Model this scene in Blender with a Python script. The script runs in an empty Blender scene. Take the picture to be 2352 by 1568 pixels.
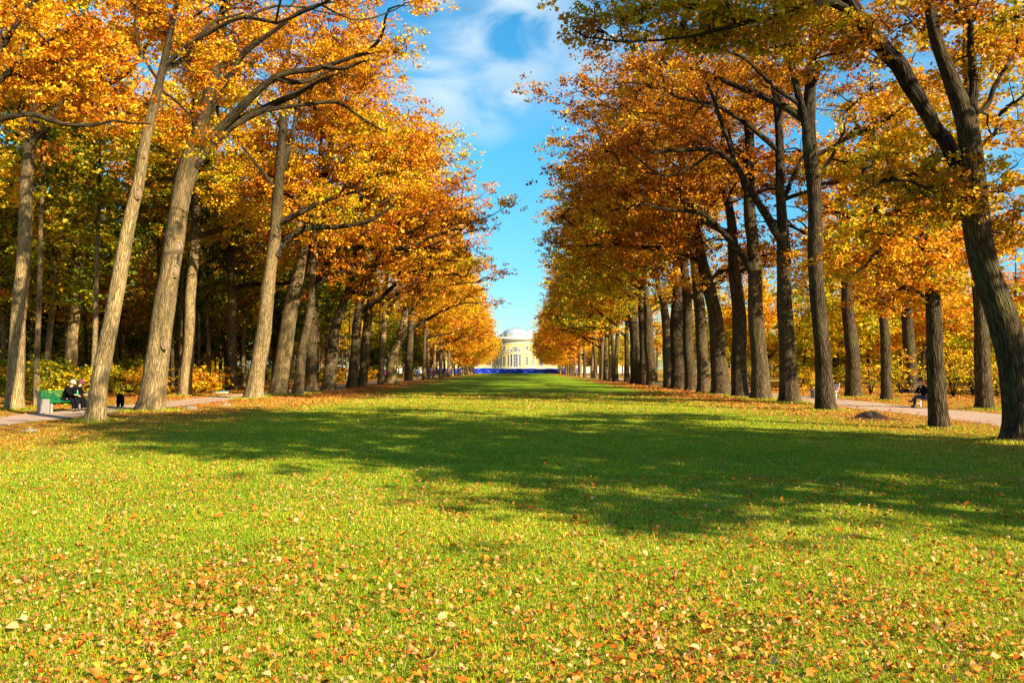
import bpy, bmesh, math, random
import numpy as np
from mathutils import Vector, Matrix

SC = bpy.context.scene
COL = SC.collection
R = np.random.default_rng
rad = math.radians

# ------------------------------------------------------------------ camera
H = 1.9
F = 1829.0                       # focal length in units of a 2352 px wide frame
PITCH = math.atan(62 / F)
YAW = math.atan(8 / F)
cam_d = bpy.data.cameras.new("camera")
cam = bpy.data.objects.new("camera", cam_d)
COL.objects.link(cam)
cam.location = (0, 0, H)
cam.rotation_euler = (math.pi / 2 + PITCH, 0, YAW)
cam_d.lens = 28
cam_d.sensor_width = 36
cam_d.clip_end = 3000
SC.camera = cam
_F = np.array([0, math.cos(PITCH), math.sin(PITCH)])
_U = np.array([0, -math.sin(PITCH), math.cos(PITCH)])
_Rt = np.array([1.0, 0, 0])
_rz = np.array([[math.cos(YAW), -math.sin(YAW), 0], [math.sin(YAW), math.cos(YAW), 0], [0, 0, 1]])


def ray(x, y):
    return _rz @ (_F + (x - 1176) / F * _Rt + (784 - y) / F * _U)


def P(x, y, depth):
    """world point of a measured picture position at a chosen distance"""
    d = ray(x, y)
    return np.array([0, 0, H]) + d * (depth / d[1])


def G(x, y):
    d = ray(x, y)
    return np.array([0, 0, H]) + d * (-H / d[2])


# ------------------------------------------------------------------ materials
def newmat(name):
    m = bpy.data.materials.new(name)
    m.use_nodes = True
    nt = m.node_tree
    nt.nodes.clear()
    out = nt.nodes.new('ShaderNodeOutputMaterial')
    return m, nt, out


def N(nt, t, **kw):
    n = nt.nodes.new(t)
    for k, v in kw.items():
        if k.startswith('i_'):
            n.inputs[k[2:].replace('_', ' ')].default_value = v
        else:
            setattr(n, k, v)
    return n


def L(nt, a, b):
    nt.links.new(a, b)


def ramp(nt, stops, interp='LINEAR'):
    n = nt.nodes.new('ShaderNodeValToRGB')
    cr = n.color_ramp
    cr.interpolation = interp
    while len(cr.elements) < len(stops):
        cr.elements.new(0.5)
    for e, (p, c) in zip(cr.elements, stops):
        e.position = p
        e.color = (c[0], c[1], c[2], 1)
    return n


def simple(name, col, rough=0.7, var=0.25, scale=6.0, bump=0.0, metallic=0.0):
    m, nt, out = newmat(name)
    b = N(nt, 'ShaderNodeBsdfPrincipled')
    b.inputs['Roughness'].default_value = rough
    b.inputs['Metallic'].default_value = metallic
    b.inputs['Specular IOR Level'].default_value = .08 if rough >= .8 else .4
    tc = N(nt, 'ShaderNodeTexCoord')
    no = N(nt, 'ShaderNodeTexNoise')
    no.inputs['Scale'].default_value = scale
    no.inputs['Detail'].default_value = 5
    L(nt, tc.outputs['Object'], no.inputs['Vector'])
    lo = tuple(c * (1 - var) for c in col)
    hi = tuple(min(1, c * (1 + var)) for c in col)
    rp = ramp(nt, [(0.3, lo), (0.7, hi)])
    L(nt, no.outputs['Fac'], rp.inputs['Fac'])
    L(nt, rp.outputs['Color'], b.inputs['Base Color'])
    if bump:
        bp = N(nt, 'ShaderNodeBump')
        bp.inputs['Strength'].default_value = bump
        bp.inputs['Distance'].default_value = 0.02
        L(nt, no.outputs['Fac'], bp.inputs['Height'])
        L(nt, bp.outputs['Normal'], b.inputs['Normal'])
    L(nt, b.outputs['BSDF'], out.inputs['Surface'])
    return m


def leaf_material(name, transl=0.45, gloss=0.06):
    m, nt, out = newmat(name)
    at = N(nt, 'ShaderNodeAttribute', attribute_name='col')
    ob = N(nt, 'ShaderNodeAttribute', attribute_type='OBJECT', attribute_name='tint')
    hs = N(nt, 'ShaderNodeHueSaturation')
    ad = N(nt, 'ShaderNodeMath', operation='ADD')
    ad.inputs[1].default_value = 0.5
    L(nt, ob.outputs['Fac'], ad.inputs[0])
    L(nt, ad.outputs[0], hs.inputs['Hue'])
    L(nt, at.outputs['Color'], hs.inputs['Color'])
    d = N(nt, 'ShaderNodeBsdfDiffuse')
    t = N(nt, 'ShaderNodeBsdfTranslucent')
    g = N(nt, 'ShaderNodeBsdfGlossy')
    g.inputs['Roughness'].default_value = 0.45
    mx = N(nt, 'ShaderNodeMixShader')
    mx.inputs[0].default_value = transl
    mg = N(nt, 'ShaderNodeMixShader')
    mg.inputs[0].default_value = gloss
    L(nt, hs.outputs['Color'], d.inputs['Color'])
    L(nt, hs.outputs['Color'], t.inputs['Color'])
    L(nt, d.outputs[0], mx.inputs[1])
    L(nt, t.outputs[0], mx.inputs[2])
    L(nt, mx.outputs[0], mg.inputs[1])
    L(nt, g.outputs[0], mg.inputs[2])
    L(nt, mg.outputs[0], out.inputs['Surface'])
    return m


def bark_material():
    m, nt, out = newmat('bark')
    b = N(nt, 'ShaderNodeBsdfPrincipled')
    b.inputs['Roughness'].default_value = 0.9
    b.inputs['Specular IOR Level'].default_value = 0.08
    at = N(nt, 'ShaderNodeAttribute', attribute_name='bk')
    tone = N(nt, 'ShaderNodeAttribute', attribute_type='OBJECT', attribute_name='tone')
    mp = N(nt, 'ShaderNodeMapping')
    mp.inputs['Scale'].default_value = (1, 1, 0.16)
    L(nt, at.outputs['Vector'], mp.inputs['Vector'])
    # furrows
    v = N(nt, 'ShaderNodeTexVoronoi', feature='DISTANCE_TO_EDGE')
    v.inputs['Scale'].default_value = 13
    wob = N(nt, 'ShaderNodeTexNoise')
    wob.inputs['Scale'].default_value = 6
    L(nt, mp.outputs[0], wob.inputs['Vector'])
    mixv = N(nt, 'ShaderNodeMixRGB', blend_type='ADD')
    mixv.inputs[0].default_value = 0.12
    L(nt, mp.outputs[0], mixv.inputs[1])
    L(nt, wob.outputs['Color'], mixv.inputs[2])
    L(nt, mixv.outputs[0], v.inputs['Vector'])
    n1 = N(nt, 'ShaderNodeTexNoise')
    n1.inputs['Scale'].default_value = 22
    n1.inputs['Detail'].default_value = 6
    L(nt, mp.outputs[0], n1.inputs['Vector'])
    pw = N(nt, 'ShaderNodeMath', operation='POWER')
    L(nt, v.outputs['Distance'], pw.inputs[0])
    pw.inputs[1].default_value = 0.6
    hgt = N(nt, 'ShaderNodeMath', operation='MULTIPLY_ADD')
    L(nt, n1.outputs['Fac'], hgt.inputs[0])
    hgt.inputs[1].default_value = 0.45
    L(nt, pw.outputs[0], hgt.inputs[2])
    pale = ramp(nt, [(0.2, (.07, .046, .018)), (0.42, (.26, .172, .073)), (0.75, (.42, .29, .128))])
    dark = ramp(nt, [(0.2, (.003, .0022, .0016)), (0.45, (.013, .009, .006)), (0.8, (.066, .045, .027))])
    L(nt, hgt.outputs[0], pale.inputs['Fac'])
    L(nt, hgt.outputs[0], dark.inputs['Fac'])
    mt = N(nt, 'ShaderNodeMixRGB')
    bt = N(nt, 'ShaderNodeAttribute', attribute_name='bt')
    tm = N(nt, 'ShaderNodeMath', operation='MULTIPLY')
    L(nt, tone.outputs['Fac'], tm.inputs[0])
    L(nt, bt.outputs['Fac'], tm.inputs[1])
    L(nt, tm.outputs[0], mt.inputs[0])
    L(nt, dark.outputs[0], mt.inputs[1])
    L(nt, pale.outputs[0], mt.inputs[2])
    # lichen and moss patches
    n2 = N(nt, 'ShaderNodeTexNoise')
    n2.inputs['Scale'].default_value = 1.3
    n2.inputs['Detail'].default_value = 7
    L(nt, at.outputs['Vector'], n2.inputs['Vector'])
    mr = ramp(nt, [(0.50, (0, 0, 0)), (0.68, (.55, .55, .55))])
    L(nt, n2.outputs['Fac'], mr.inputs['Fac'])
    mm = N(nt, 'ShaderNodeMixRGB')
    mm.inputs[2].default_value = (.085, .08, .03, 1)
    L(nt, mr.outputs[0], mm.inputs[0])
    L(nt, mt.outputs[0], mm.inputs[1])
    n4 = N(nt, 'ShaderNodeTexNoise')
    n4.inputs['Scale'].default_value = 3.2
    n4.inputs['Detail'].default_value = 5
    n4.inputs['Roughness'].default_value = .65
    L(nt, mp.outputs[0], n4.inputs['Vector'])
    st = ramp(nt, [(.33, (.45, .43, .42)), (.5, (.95, .95, .95)), (.68, (1.25, 1.2, 1.1))])
    L(nt, n4.outputs['Fac'], st.inputs['Fac'])
    sm_ = N(nt, 'ShaderNodeMixRGB', blend_type='MULTIPLY')
    sm_.inputs[0].default_value = 1
    L(nt, mm.outputs[0], sm_.inputs[1])
    L(nt, st.outputs[0], sm_.inputs[2])
    L(nt, sm_.outputs[0], b.inputs['Base Color'])
    bp = N(nt, 'ShaderNodeBump')
    bp.inputs['Strength'].default_value = 1.0
    bp.inputs['Distance'].default_value = 0.05
    L(nt, hgt.outputs[0], bp.inputs['Height'])
    L(nt, bp.outputs['Normal'], b.inputs['Normal'])
    L(nt, b.outputs[0], out.inputs['Surface'])
    return m


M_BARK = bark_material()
M_LEAF = leaf_material('autumn_leaf', 0.31, 0.012)
M_GRASS = leaf_material('grass_blade', 0.40, 0.01)
M_LITTER = leaf_material('fallen_leaf', 0.18, 0.01)


# ------------------------------------------------------------------ object helpers
def tag(o, label=None, cat=None, group=None, kind=None):
    if label:
        o['label'] = label
    if cat:
        o['category'] = cat
    if group:
        o['group'] = group
    if kind:
        o['kind'] = kind
    return o


def empty(name, loc=(0, 0, 0), rz=0.0):
    o = bpy.data.objects.new(name, None)
    o.empty_display_size = 0.3
    COL.objects.link(o)
    o.location = loc
    o.rotation_euler = (0, 0, rz)
    return o


def link(name, me, mat=None, parent=None, smooth=False):
    o = bpy.data.objects.new(name, me)
    COL.objects.link(o)
    if mat is not None:
        me.materials.append(mat)
    if parent is not None:
        o.parent = parent
    if smooth:
        me.polygons.foreach_set('use_smooth', np.ones(len(me.polygons), dtype=bool))
    return o


def np_mesh(name, verts, quads=None, tris=None):
    me = bpy.data.meshes.new(name)
    verts = np.asarray(verts, dtype=np.float32)
    nq = 0 if quads is None else len(quads)
    n3 = 0 if tris is None else len(tris)
    parts, starts = [], []
    if nq:
        parts.append(np.asarray(quads, dtype=np.int32).ravel())
        starts.append(np.arange(nq, dtype=np.int32) * 4)
    if n3:
        parts.append(np.asarray(tris, dtype=np.int32).ravel())
        starts.append(nq * 4 + np.arange(n3, dtype=np.int32) * 3)
    loops = np.concatenate(parts)
    me.vertices.add(len(verts))
    me.vertices.foreach_set('co', verts.ravel())
    me.loops.add(len(loops))
    me.loops.foreach_set('vertex_index', loops)
    me.polygons.add(nq + n3)
    me.polygons.foreach_set('loop_start', np.concatenate(starts))
    me.update(calc_edges=True)
    return me


def face_colors(me, cols):
    a = me.attributes.new('col', 'FLOAT_COLOR', 'FACE')
    c = np.ones((len(cols), 4), dtype=np.float32)
    c[:, :3] = cols
    a.data.foreach_set('color', c.ravel())


class MB:
    """collects simple solids, then links them as ONE mesh object"""

    def __init__(self):
        self.bm = bmesh.new()

    def box(self, c, s, rot=None):
        m = Matrix.Translation(c)
        if rot is not None:
            m = m @ rot.to_4x4()
        m = m @ Matrix.Diagonal((s[0], s[1], s[2], 1))
        bmesh.ops.create_cube(self.bm, size=1, matrix=m)
        return self

    def cyl(self, p, q, r, r2=None, seg=12):
        p, q = Vector(p), Vector(q)
        d = q - p
        m = Matrix.Translation((p + q) / 2) @ d.to_track_quat('Z', 'Y').to_matrix().to_4x4()
        bmesh.ops.create_cone(self.bm, cap_ends=True, segments=seg, radius1=r, radius2=r if r2 is None else r2,
                              depth=d.length, matrix=m)
        return self

    def ball(self, c, r, scale=(1, 1, 1), seg=12, rot=None):
        m = Matrix.Translation(c)
        if rot is not None:
            m = m @ rot.to_4x4()
        m = m @ Matrix.Diagonal((scale[0], scale[1], scale[2], 1))
        bmesh.ops.create_uvsphere(self.bm, u_segments=seg, v_segments=max(6, seg // 2 + 2), radius=r, matrix=m)
        return self

    def lathe(self, prof, c=(0, 0, 0), seg=32, a0=0.0, a1=2 * math.pi):
        """prof = list of (radius, z)"""
        full = abs(a1 - a0 - 2 * math.pi) < 1e-6
        n = seg if full else seg + 1
        rings = []
        for r, z in prof:
            rings.append([self.bm.verts.new((c[0] + r * math.sin(a0 + (a1 - a0) * k / seg),
                                             c[1] - r * math.cos(a0 + (a1 - a0) * k / seg), c[2] + z)) for k in range(n)])
        for a, b in zip(rings, rings[1:]):
            for k in range(seg):
                k2 = (k + 1) % n
                self.bm.faces.new((a[k], a[k2], b[k2], b[k]))
        return self

    def prism(self, pts, d):
        """pts: closed outline (3D, planar); d: extrusion vector"""
        a = [self.bm.verts.new(p) for p in pts]
        b = [self.bm.verts.new(Vector(p) + Vector(d)) for p in pts]
        self.bm.faces.new(a)
        self.bm.faces.new(list(reversed(b)))
        for k in range(len(a)):
            k2 = (k + 1) % len(a)
            self.bm.faces.new((a[k], b[k], b[k2], a[k2]))
        return self

    def bend(self, fn):
        for v in self.bm.verts:
            v.co = fn(v.co)
        return self

    def build(self, name, mat, parent=None, bevel=0.0, smooth=False):
        if bevel:
            bmesh.ops.bevel(self.bm, geom=self.bm.edges[:], offset=bevel, segments=2, affect='EDGES', clamp_overlap=True)
        bmesh.ops.recalc_face_normals(self.bm, faces=self.bm.faces[:])
        me = bpy.data.meshes.new(name)
        self.bm.to_mesh(me)
        self.bm.free()
        return link(name, me, mat, parent, smooth)


def copy_tree(o, parent=None):
    c = o.copy()
    COL.objects.link(c)
    if parent is not None:
        c.parent = parent
    for ch in list(o.children):
        copy_tree(ch, c)
    return c


# ------------------------------------------------------------------ world, sun
SUN_AZ = 130.0                   # clockwise from the avenue's axis (+Y)
SUN_EL = 29.0
w = bpy.data.worlds.new("World")
SC.world = w
w.use_nodes = True
nt = w.node_tree
nt.nodes.clear()
wo = N(nt, 'ShaderNodeOutputWorld')
bg = N(nt, 'ShaderNodeBackground')
bg.inputs['Strength'].default_value = 0.08
sky = N(nt, 'ShaderNodeTexSky', sky_type='NISHITA')
sky.sun_disc = False
sky.sun_elevation = rad(SUN_EL)
sky.sun_rotation = rad(SUN_AZ)
sky.air_density = 1.0
sky.dust_density = 0.4
sky.ozone_density = 2.0
hs = N(nt, 'ShaderNodeHueSaturation')
hs.inputs['Saturation'].default_value = 1.35
hs.inputs['Hue'].default_value = 0.488
hs.inputs['Value'].default_value = 1.0
L(nt, sky.outputs[0], hs.inputs['Color'])
tc = N(nt, 'ShaderNodeTexCoord')
nz = N(nt, 'ShaderNodeTexNoise')
nz.inputs['Scale'].default_value = 7.5
nz.inputs['Detail'].default_value = 7
nz.inputs['Roughness'].default_value = 0.5
nz.inputs['Distortion'].default_value = 0.7
mpn = N(nt, 'ShaderNodeMapping')
mpn.inputs['Scale'].default_value = (1.0, 1.0, 2.2)
L(nt, tc.outputs['Generated'], mpn.inputs['Vector'])
L(nt, mpn.outputs[0], nz.inputs['Vector'])
acc = None
for (cx, cy, cr, amp) in [(1130, 40, .16, 1.0), (1190, 130, .10, .75), (1020, 205, .10, .9), (1185, 228, .035, 1.0),
                          (1120, 268, .05, .8), (380, 330, .12, .75), (1350, 170, .09, .6), (260, 180, .15, .6),
                          (950, 110, .10, .6), (2330, 120, .2, .5)]:
    d = ray(cx, cy)
    d = d / np.linalg.norm(d)
    ds = N(nt, 'ShaderNodeVectorMath', operation='DISTANCE')
    ds.inputs[1].default_value = tuple(d)
    L(nt, tc.outputs['Generated'], ds.inputs[0])
    mr = N(nt, 'ShaderNodeMapRange', interpolation_type='SMOOTHSTEP')
    mr.inputs['From Min'].default_value = cr
    mr.inputs['From Max'].default_value = 0
    mr.inputs['To Min'].default_value = 0
    mr.inputs['To Max'].default_value = amp
    L(nt, ds.outputs['Value'], mr.inputs['Value'])
    if acc is None:
        acc = mr.outputs[0]
    else:
        mx = N(nt, 'ShaderNodeMath', operation='MAXIMUM')
        L(nt, acc, mx.inputs[0])
        L(nt, mr.outputs[0], mx.inputs[1])
        acc = mx.outputs[0]
nr = N(nt, 'ShaderNodeMapRange', interpolation_type='SMOOTHSTEP')
nr.inputs['From Min'].default_value = 0.33
nr.inputs['From Max'].default_value = 0.60
L(nt, nz.outputs['Fac'], nr.inputs['Value'])
cm = N(nt, 'ShaderNodeMath', operation='MULTIPLY')
L(nt, acc, cm.inputs[0])
L(nt, nr.outputs[0], cm.inputs[1])
mixc = N(nt, 'ShaderNodeMixRGB')
mixc.inputs[2].default_value = (3.2, 4.0, 4.6, 1)
L(nt, cm.outputs[0], mixc.inputs[0])
sxyz = N(nt, 'ShaderNodeSeparateXYZ')
L(nt, tc.outputs['Generated'], sxyz.inputs[0])
hz_ = ramp(nt, [(0.0, (.52, .64, .66)), (0.10, (.47, .72, .82)), (0.28, (.66, 1.0, 1.0)), (0.6, (.85, 1, 1))])
L(nt, sxyz.outputs['Z'], hz_.inputs['Fac'])
mulh = N(nt, 'ShaderNodeMixRGB', blend_type='MULTIPLY')
mulh.inputs[0].default_value = 1
L(nt, hs.outputs[0], mulh.inputs[1])
L(nt, hz_.outputs[0], mulh.inputs[2])
L(nt, mulh.outputs[0], mixc.inputs[1])
L(nt, mixc.outputs[0], bg.inputs['Color'])
L(nt, bg.outputs[0], wo.inputs['Surface'])

sd = bpy.data.lights.new("sun", 'SUN')
sd.energy = 5.0
sd.angle = rad(0.53)
sd.color = (1.0, 0.88, 0.66)
sun = bpy.data.objects.new("sun", sd)
COL.objects.link(sun)
a, e = rad(SUN_AZ), rad(SUN_EL)
sdir = Vector((math.sin(a) * math.cos(e), math.cos(a) * math.cos(e), math.sin(e)))
sun.rotation_euler = sdir.to_track_quat('Z', 'Y').to_euler()
sun.location = (30, -30, 60)

SC.view_settings.view_transform = 'Standard'
SC.view_settings.look = 'None'
SC.view_settings.exposure = 1.52
SC.view_settings.gamma = 1
SC.cycles.max_bounces = 6
SC.cycles.diffuse_bounces = 3
SC.cycles.transmission_bounces = 4
SC.cycles.glossy_bounces = 2
SC.cycles.use_denoising = True
SC.cycles.sample_clamp_indirect = 6


# ------------------------------------------------------------------ ground, paths, pond
def ground_material():
    m, nt, out = newmat('lawn_and_litter')
    b = N(nt, 'ShaderNodeBsdfPrincipled')
    b.inputs['Roughness'].default_value = 0.95
    b.inputs['Specular IOR Level'].default_value = 0.1
    tc = N(nt, 'ShaderNodeTexCoord')
    sx = N(nt, 'ShaderNodeSeparateXYZ')
    L(nt, tc.outputs['Object'], sx.inputs[0])
    # grass colour
    n1 = N(nt, 'ShaderNodeTexNoise')
    n1.inputs['Scale'].default_value = 0.35
    n1.inputs['Detail'].default_value = 8
    n1.inputs['Roughness'].default_value = 0.65
    L(nt, tc.outputs['Object'], n1.inputs['Vector'])
    n2 = N(nt, 'ShaderNodeTexNoise')
    n2.inputs['Scale'].default_value = 14
    n2.inputs['Detail'].default_value = 6
    n2.inputs['Roughness'].default_value = 0.7
    L(nt, tc.outputs['Object'], n2.inputs['Vector'])
    g1 = ramp(nt, [(0.3, (.10, .19, .004)), (0.55, (.20, .31, .006)), (0.75, (.33, .37, .010))])
    ad = N(nt, 'ShaderNodeMath', operation='MULTIPLY_ADD')
    ad.inputs[1].default_value = 0.55
    L(nt, n2.outputs['Fac'], ad.inputs[0])
    mu = N(nt, 'ShaderNodeMath', operation='MULTIPLY')
    mu.inputs[1].default_value = 0.47
    L(nt, n1.outputs['Fac'], mu.inputs[0])
    L(nt, mu.outputs[0], ad.inputs[2])
    L(nt, ad.outputs[0], g1.inputs['Fac'])
    # leaf litter colour: one colour per leaf cell
    v = N(nt, 'ShaderNodeTexVoronoi')
    v.inputs['Scale'].default_value = 9
    L(nt, tc.outputs['Object'], v.inputs['Vector'])
    sc_ = N(nt, 'ShaderNodeSeparateColor')
    L(nt, v.outputs['Color'], sc_.inputs[0])
    l1 = ramp(nt, [(0.0, (.10, .035, .008)), (0.3, (.26, .085, .010)), (0.6, (.40, .15, .016)), (0.85, (.52, .25, .04)), (1.0, (.20, .20, .015))])
    L(nt, sc_.outputs[0], l1.inputs['Fac'])
    # litter amount: high under the rows and in the woods, low on the lawn
    ab = N(nt, 'ShaderNodeMath', operation='ABSOLUTE')
    L(nt, sx.outputs['X'], ab.inputs[0])
    mr = N(nt, 'ShaderNodeMapRange', interpolation_type='SMOOTHSTEP')
    mr.inputs['From Min'].default_value = 8.5
    mr.inputs['From Max'].default_value = 14.0
    mr.inputs['To Min'].default_value = 0.0
    mr.inputs['To Max'].default_value = 0.72
    L(nt, ab.outputs[0], mr.inputs['Value'])
    n3 = N(nt, 'ShaderNodeTexNoise')
    n3.inputs['Scale'].default_value = 0.16
    n3.inputs['Detail'].default_value = 7
    L(nt, tc.outputs['Object'], n3.inputs['Vector'])
    a2 = N(nt, 'ShaderNodeMath', operation='MULTIPLY_ADD')
    a2.inputs[1].default_value = 1.0
    L(nt, n3.outputs['Fac'], a2.inputs[0])
    L(nt, mr.outputs[0], a2.inputs[2])
    s2 = N(nt, 'ShaderNodeMath', operation='MULTIPLY_ADD')
    s2.inputs[1].default_value = 0.9
    L(nt, sc_.outputs[1], s2.inputs[0])
    s2.inputs[2].default_value = 0.0
    s3 = N(nt, 'ShaderNodeMath', operation='SUBTRACT')
    L(nt, a2.outputs[0], s3.inputs[0])
    L(nt, s2.outputs[0], s3.inputs[1])
    th = N(nt, 'ShaderNodeMapRange')
    th.inputs['From Min'].default_value = 0.42
    th.inputs['From Max'].default_value = 0.52
    L(nt, s3.outputs[0], th.inputs['Value'])
    mx = N(nt, 'ShaderNodeMixRGB')
    L(nt, th.outputs[0], mx.inputs[0])
    L(nt, g1.outputs[0], mx.inputs[1])
    L(nt, l1.outputs[0], mx.inputs[2])
    L(nt, mx.outputs[0], b.inputs['Base Color'])
    bp = N(nt, 'ShaderNodeBump')
    bp.inputs['Strength'].default_value = 0.7
    bp.inputs['Distance'].default_value = 0.08
    L(nt, n2.outputs['Fac'], bp.inputs['Height'])
    L(nt, bp.outputs[0], b.inputs['Normal'])
    L(nt, b.outputs[0], out.inputs['Surface'])
    return m


xs = np.concatenate([[-900, -500, -250, -120], np.arange(-60, 61, 3.0), [120, 250, 500, 900]])
ys = np.concatenate([[-200, -60], np.arange(-20, 120, 3.0), [150, 200, 260, 330, 420, 600, 1500]])
gx, gy = np.meshgrid(xs, ys)
gv = np.stack([gx.ravel(), gy.ravel(), np.zeros(gx.size)], 1)
nxg = len(xs)
gi = np.array([[j * nxg + i, j * nxg + i + 1, (j + 1) * nxg + i + 1, (j + 1) * nxg + i] for j in range(len(ys) - 1) for i in range(nxg - 1)])
ground = link('ground', np_mesh('ground', gv, gi), ground_material())
tag(ground, kind='structure')


def gravel_material():
    m, nt, out = newmat('sandy_gravel')
    b = N(nt, 'ShaderNodeBsdfPrincipled')
    b.inputs['Roughness'].default_value = 0.95
    tc = N(nt, 'ShaderNodeTexCoord')
    n1 = N(nt, 'ShaderNodeTexNoise')
    n1.inputs['Scale'].default_value = 30
    n1.inputs['Detail'].default_value = 8
    L(nt, tc.outputs['Object'], n1.inputs['Vector'])
    n2 = N(nt, 'ShaderNodeTexNoise')
    n2.inputs['Scale'].default_value = 0.8
    n2.inputs['Detail'].default_value = 6
    L(nt, tc.outputs['Object'], n2.inputs['Vector'])
    ad = N(nt, 'ShaderNodeMath', operation='ADD')
    L(nt, n1.outputs['Fac'], ad.inputs[0])
    L(nt, n2.outputs['Fac'], ad.inputs[1])
    rp = ramp(nt, [(0.35, (.28, .18, .115)), (0.65, (.43, .29, .19))])
    hf = N(nt, 'ShaderNodeMath', operation='MULTIPLY')
    hf.inputs[1].default_value = 0.5
    L(nt, ad.outputs[0], hf.inputs[0])
    L(nt, hf.outputs[0], rp.inputs['Fac'])
    L(nt, rp.outputs[0], b.inputs['Base Color'])
    bp = N(nt, 'ShaderNodeBump')
    bp.inputs['Strength'].default_value = 0.5
    bp.inputs['Distance'].default_value = 0.02
    L(nt, n1.outputs['Fac'], bp.inputs['Height'])
    L(nt, bp.outputs[0], b.inputs['Normal'])
    L(nt, b.outputs[0], out.inputs['Surface'])
    return m


M_GRAVEL = gravel_material()


def path_strip(name, x0, x1, seed):
    rr = R(seed)
    y = np.arange(4, 300, 0.6)
    ph = rr.uniform(0, 6, 6)
    wa = .16 * np.sin(y * .37 + ph[0]) + .10 * np.sin(y * 1.1 + ph[1]) + rr.normal(0, .05, len(y))
    wb = .16 * np.sin(y * .31 + ph[2]) + .10 * np.sin(y * 1.3 + ph[3]) + rr.normal(0, .05, len(y))
    a_ = np.stack([x0 + wa, y, np.full(len(y), .008)], 1)
    b_ = np.stack([x1 + wb, y, np.full(len(y), .008)], 1)
    v = np.empty((2 * len(y), 3))
    v[0::2], v[1::2] = a_, b_
    k = np.arange(len(y) - 1) * 2
    q = np.stack([k, k + 1, k + 3, k + 2], 1)
    o = link(name, np_mesh(name, v, q), M_GRAVEL)
    tag(o, kind='structure')


path_strip('left_path', -20.4, -17.2, 1)
path_strip('right_path', 16.2, 20.0, 2)

m, nt_, out_ = newmat('pond_water')
b_ = N(nt_, 'ShaderNodeBsdfPrincipled')
b_.inputs['Base Color'].default_value = (.02, .022, .012, 1)
b_.inputs['Roughness'].default_value = 0.08
nn = N(nt_, 'ShaderNodeTexNoise')
nn.inputs['Scale'].default_value = 1.2
tcp = N(nt_, 'ShaderNodeTexCoord')
L(nt_, tcp.outputs['Object'], nn.inputs['Vector'])
bpp = N(nt_, 'ShaderNodeBump')
bpp.inputs['Strength'].default_value = 0.12
L(nt_, nn.outputs['Fac'], bpp.inputs['Height'])
L(nt_, bpp.outputs[0], b_.inputs['Normal'])
L(nt_, b_.outputs[0], out_.inputs['Surface'])
pp = []
for k in range(48):
    t = 2 * math.pi * k / 48
    rr_ = 1 + .10 * math.sin(3 * t + 1) + .06 * math.sin(7 * t)
    pp.append((39 + 9 * rr_ * math.cos(t), 62 + 11 * rr_ * math.sin(t), 0.006))
mbp = MB()
mbp.bm.faces.new([mbp.bm.verts.new(p) for p in pp])
pond = mbp.build('pond_water', m)
tag(pond, kind='structure')

# ------------------------------------------------------------------ people, dog (skin bodies)
M_SKIN = simple('skin', (.55, .30, .20), .55, .08)
M_BLACK = simple('black_cloth', (.004, .004, .005), .8, .3)
M_CREAM = simple('cream_knit', (.50, .40, .30), .9, .1, 30)
M_MAROON = simple('maroon_knit', (.16, .035, .06), .9, .2, 30)
M_DARKSW = simple('dark_sweater', (.005, .005, .007), .9, .3, 20)
M_JEANS = simple('blue_jeans', (.045, .06, .10), .85, .3, 15)
M_HAIR = simple('brown_hair', (.06, .03, .015), .7, .3, 40)
M_SHOE = simple('dark_shoe', (.02, .018, .018), .5, .2)
M_EYE = simple('eye_dark', (.02, .015, .01), .3, .1)
M_FUR = simple('black_fur', (.004, .0035, .0035), .9, .5, 30, .6)


def skin_mesh(name, verts, edges, radii, mat, parent, root=0, sub=1):
    me = bpy.data.meshes.new(name + '_sk')
    me.from_pydata([tuple(v) for v in verts], edges, [])
    o = bpy.data.objects.new(name + '_sk', me)
    COL.objects.link(o)
    o.modifiers.new('s', 'SKIN')
    for i, r in enumerate(radii):
        sv = me.skin_vertices[0].data[i]
        sv.radius = (r, r) if not isinstance(r, tuple) else r
        sv.use_root = (i == root)
    ss = o.modifiers.new('u', 'SUBSURF')
    ss.levels = sub
    dg = bpy.context.evaluated_depsgraph_get()
    dg.update()
    m2 = bpy.data.meshes.new_from_object(o.evaluated_get(dg))
    bpy.data.objects.remove(o)
    m2.name = name
    return link(name, m2, mat, parent, True)


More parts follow.
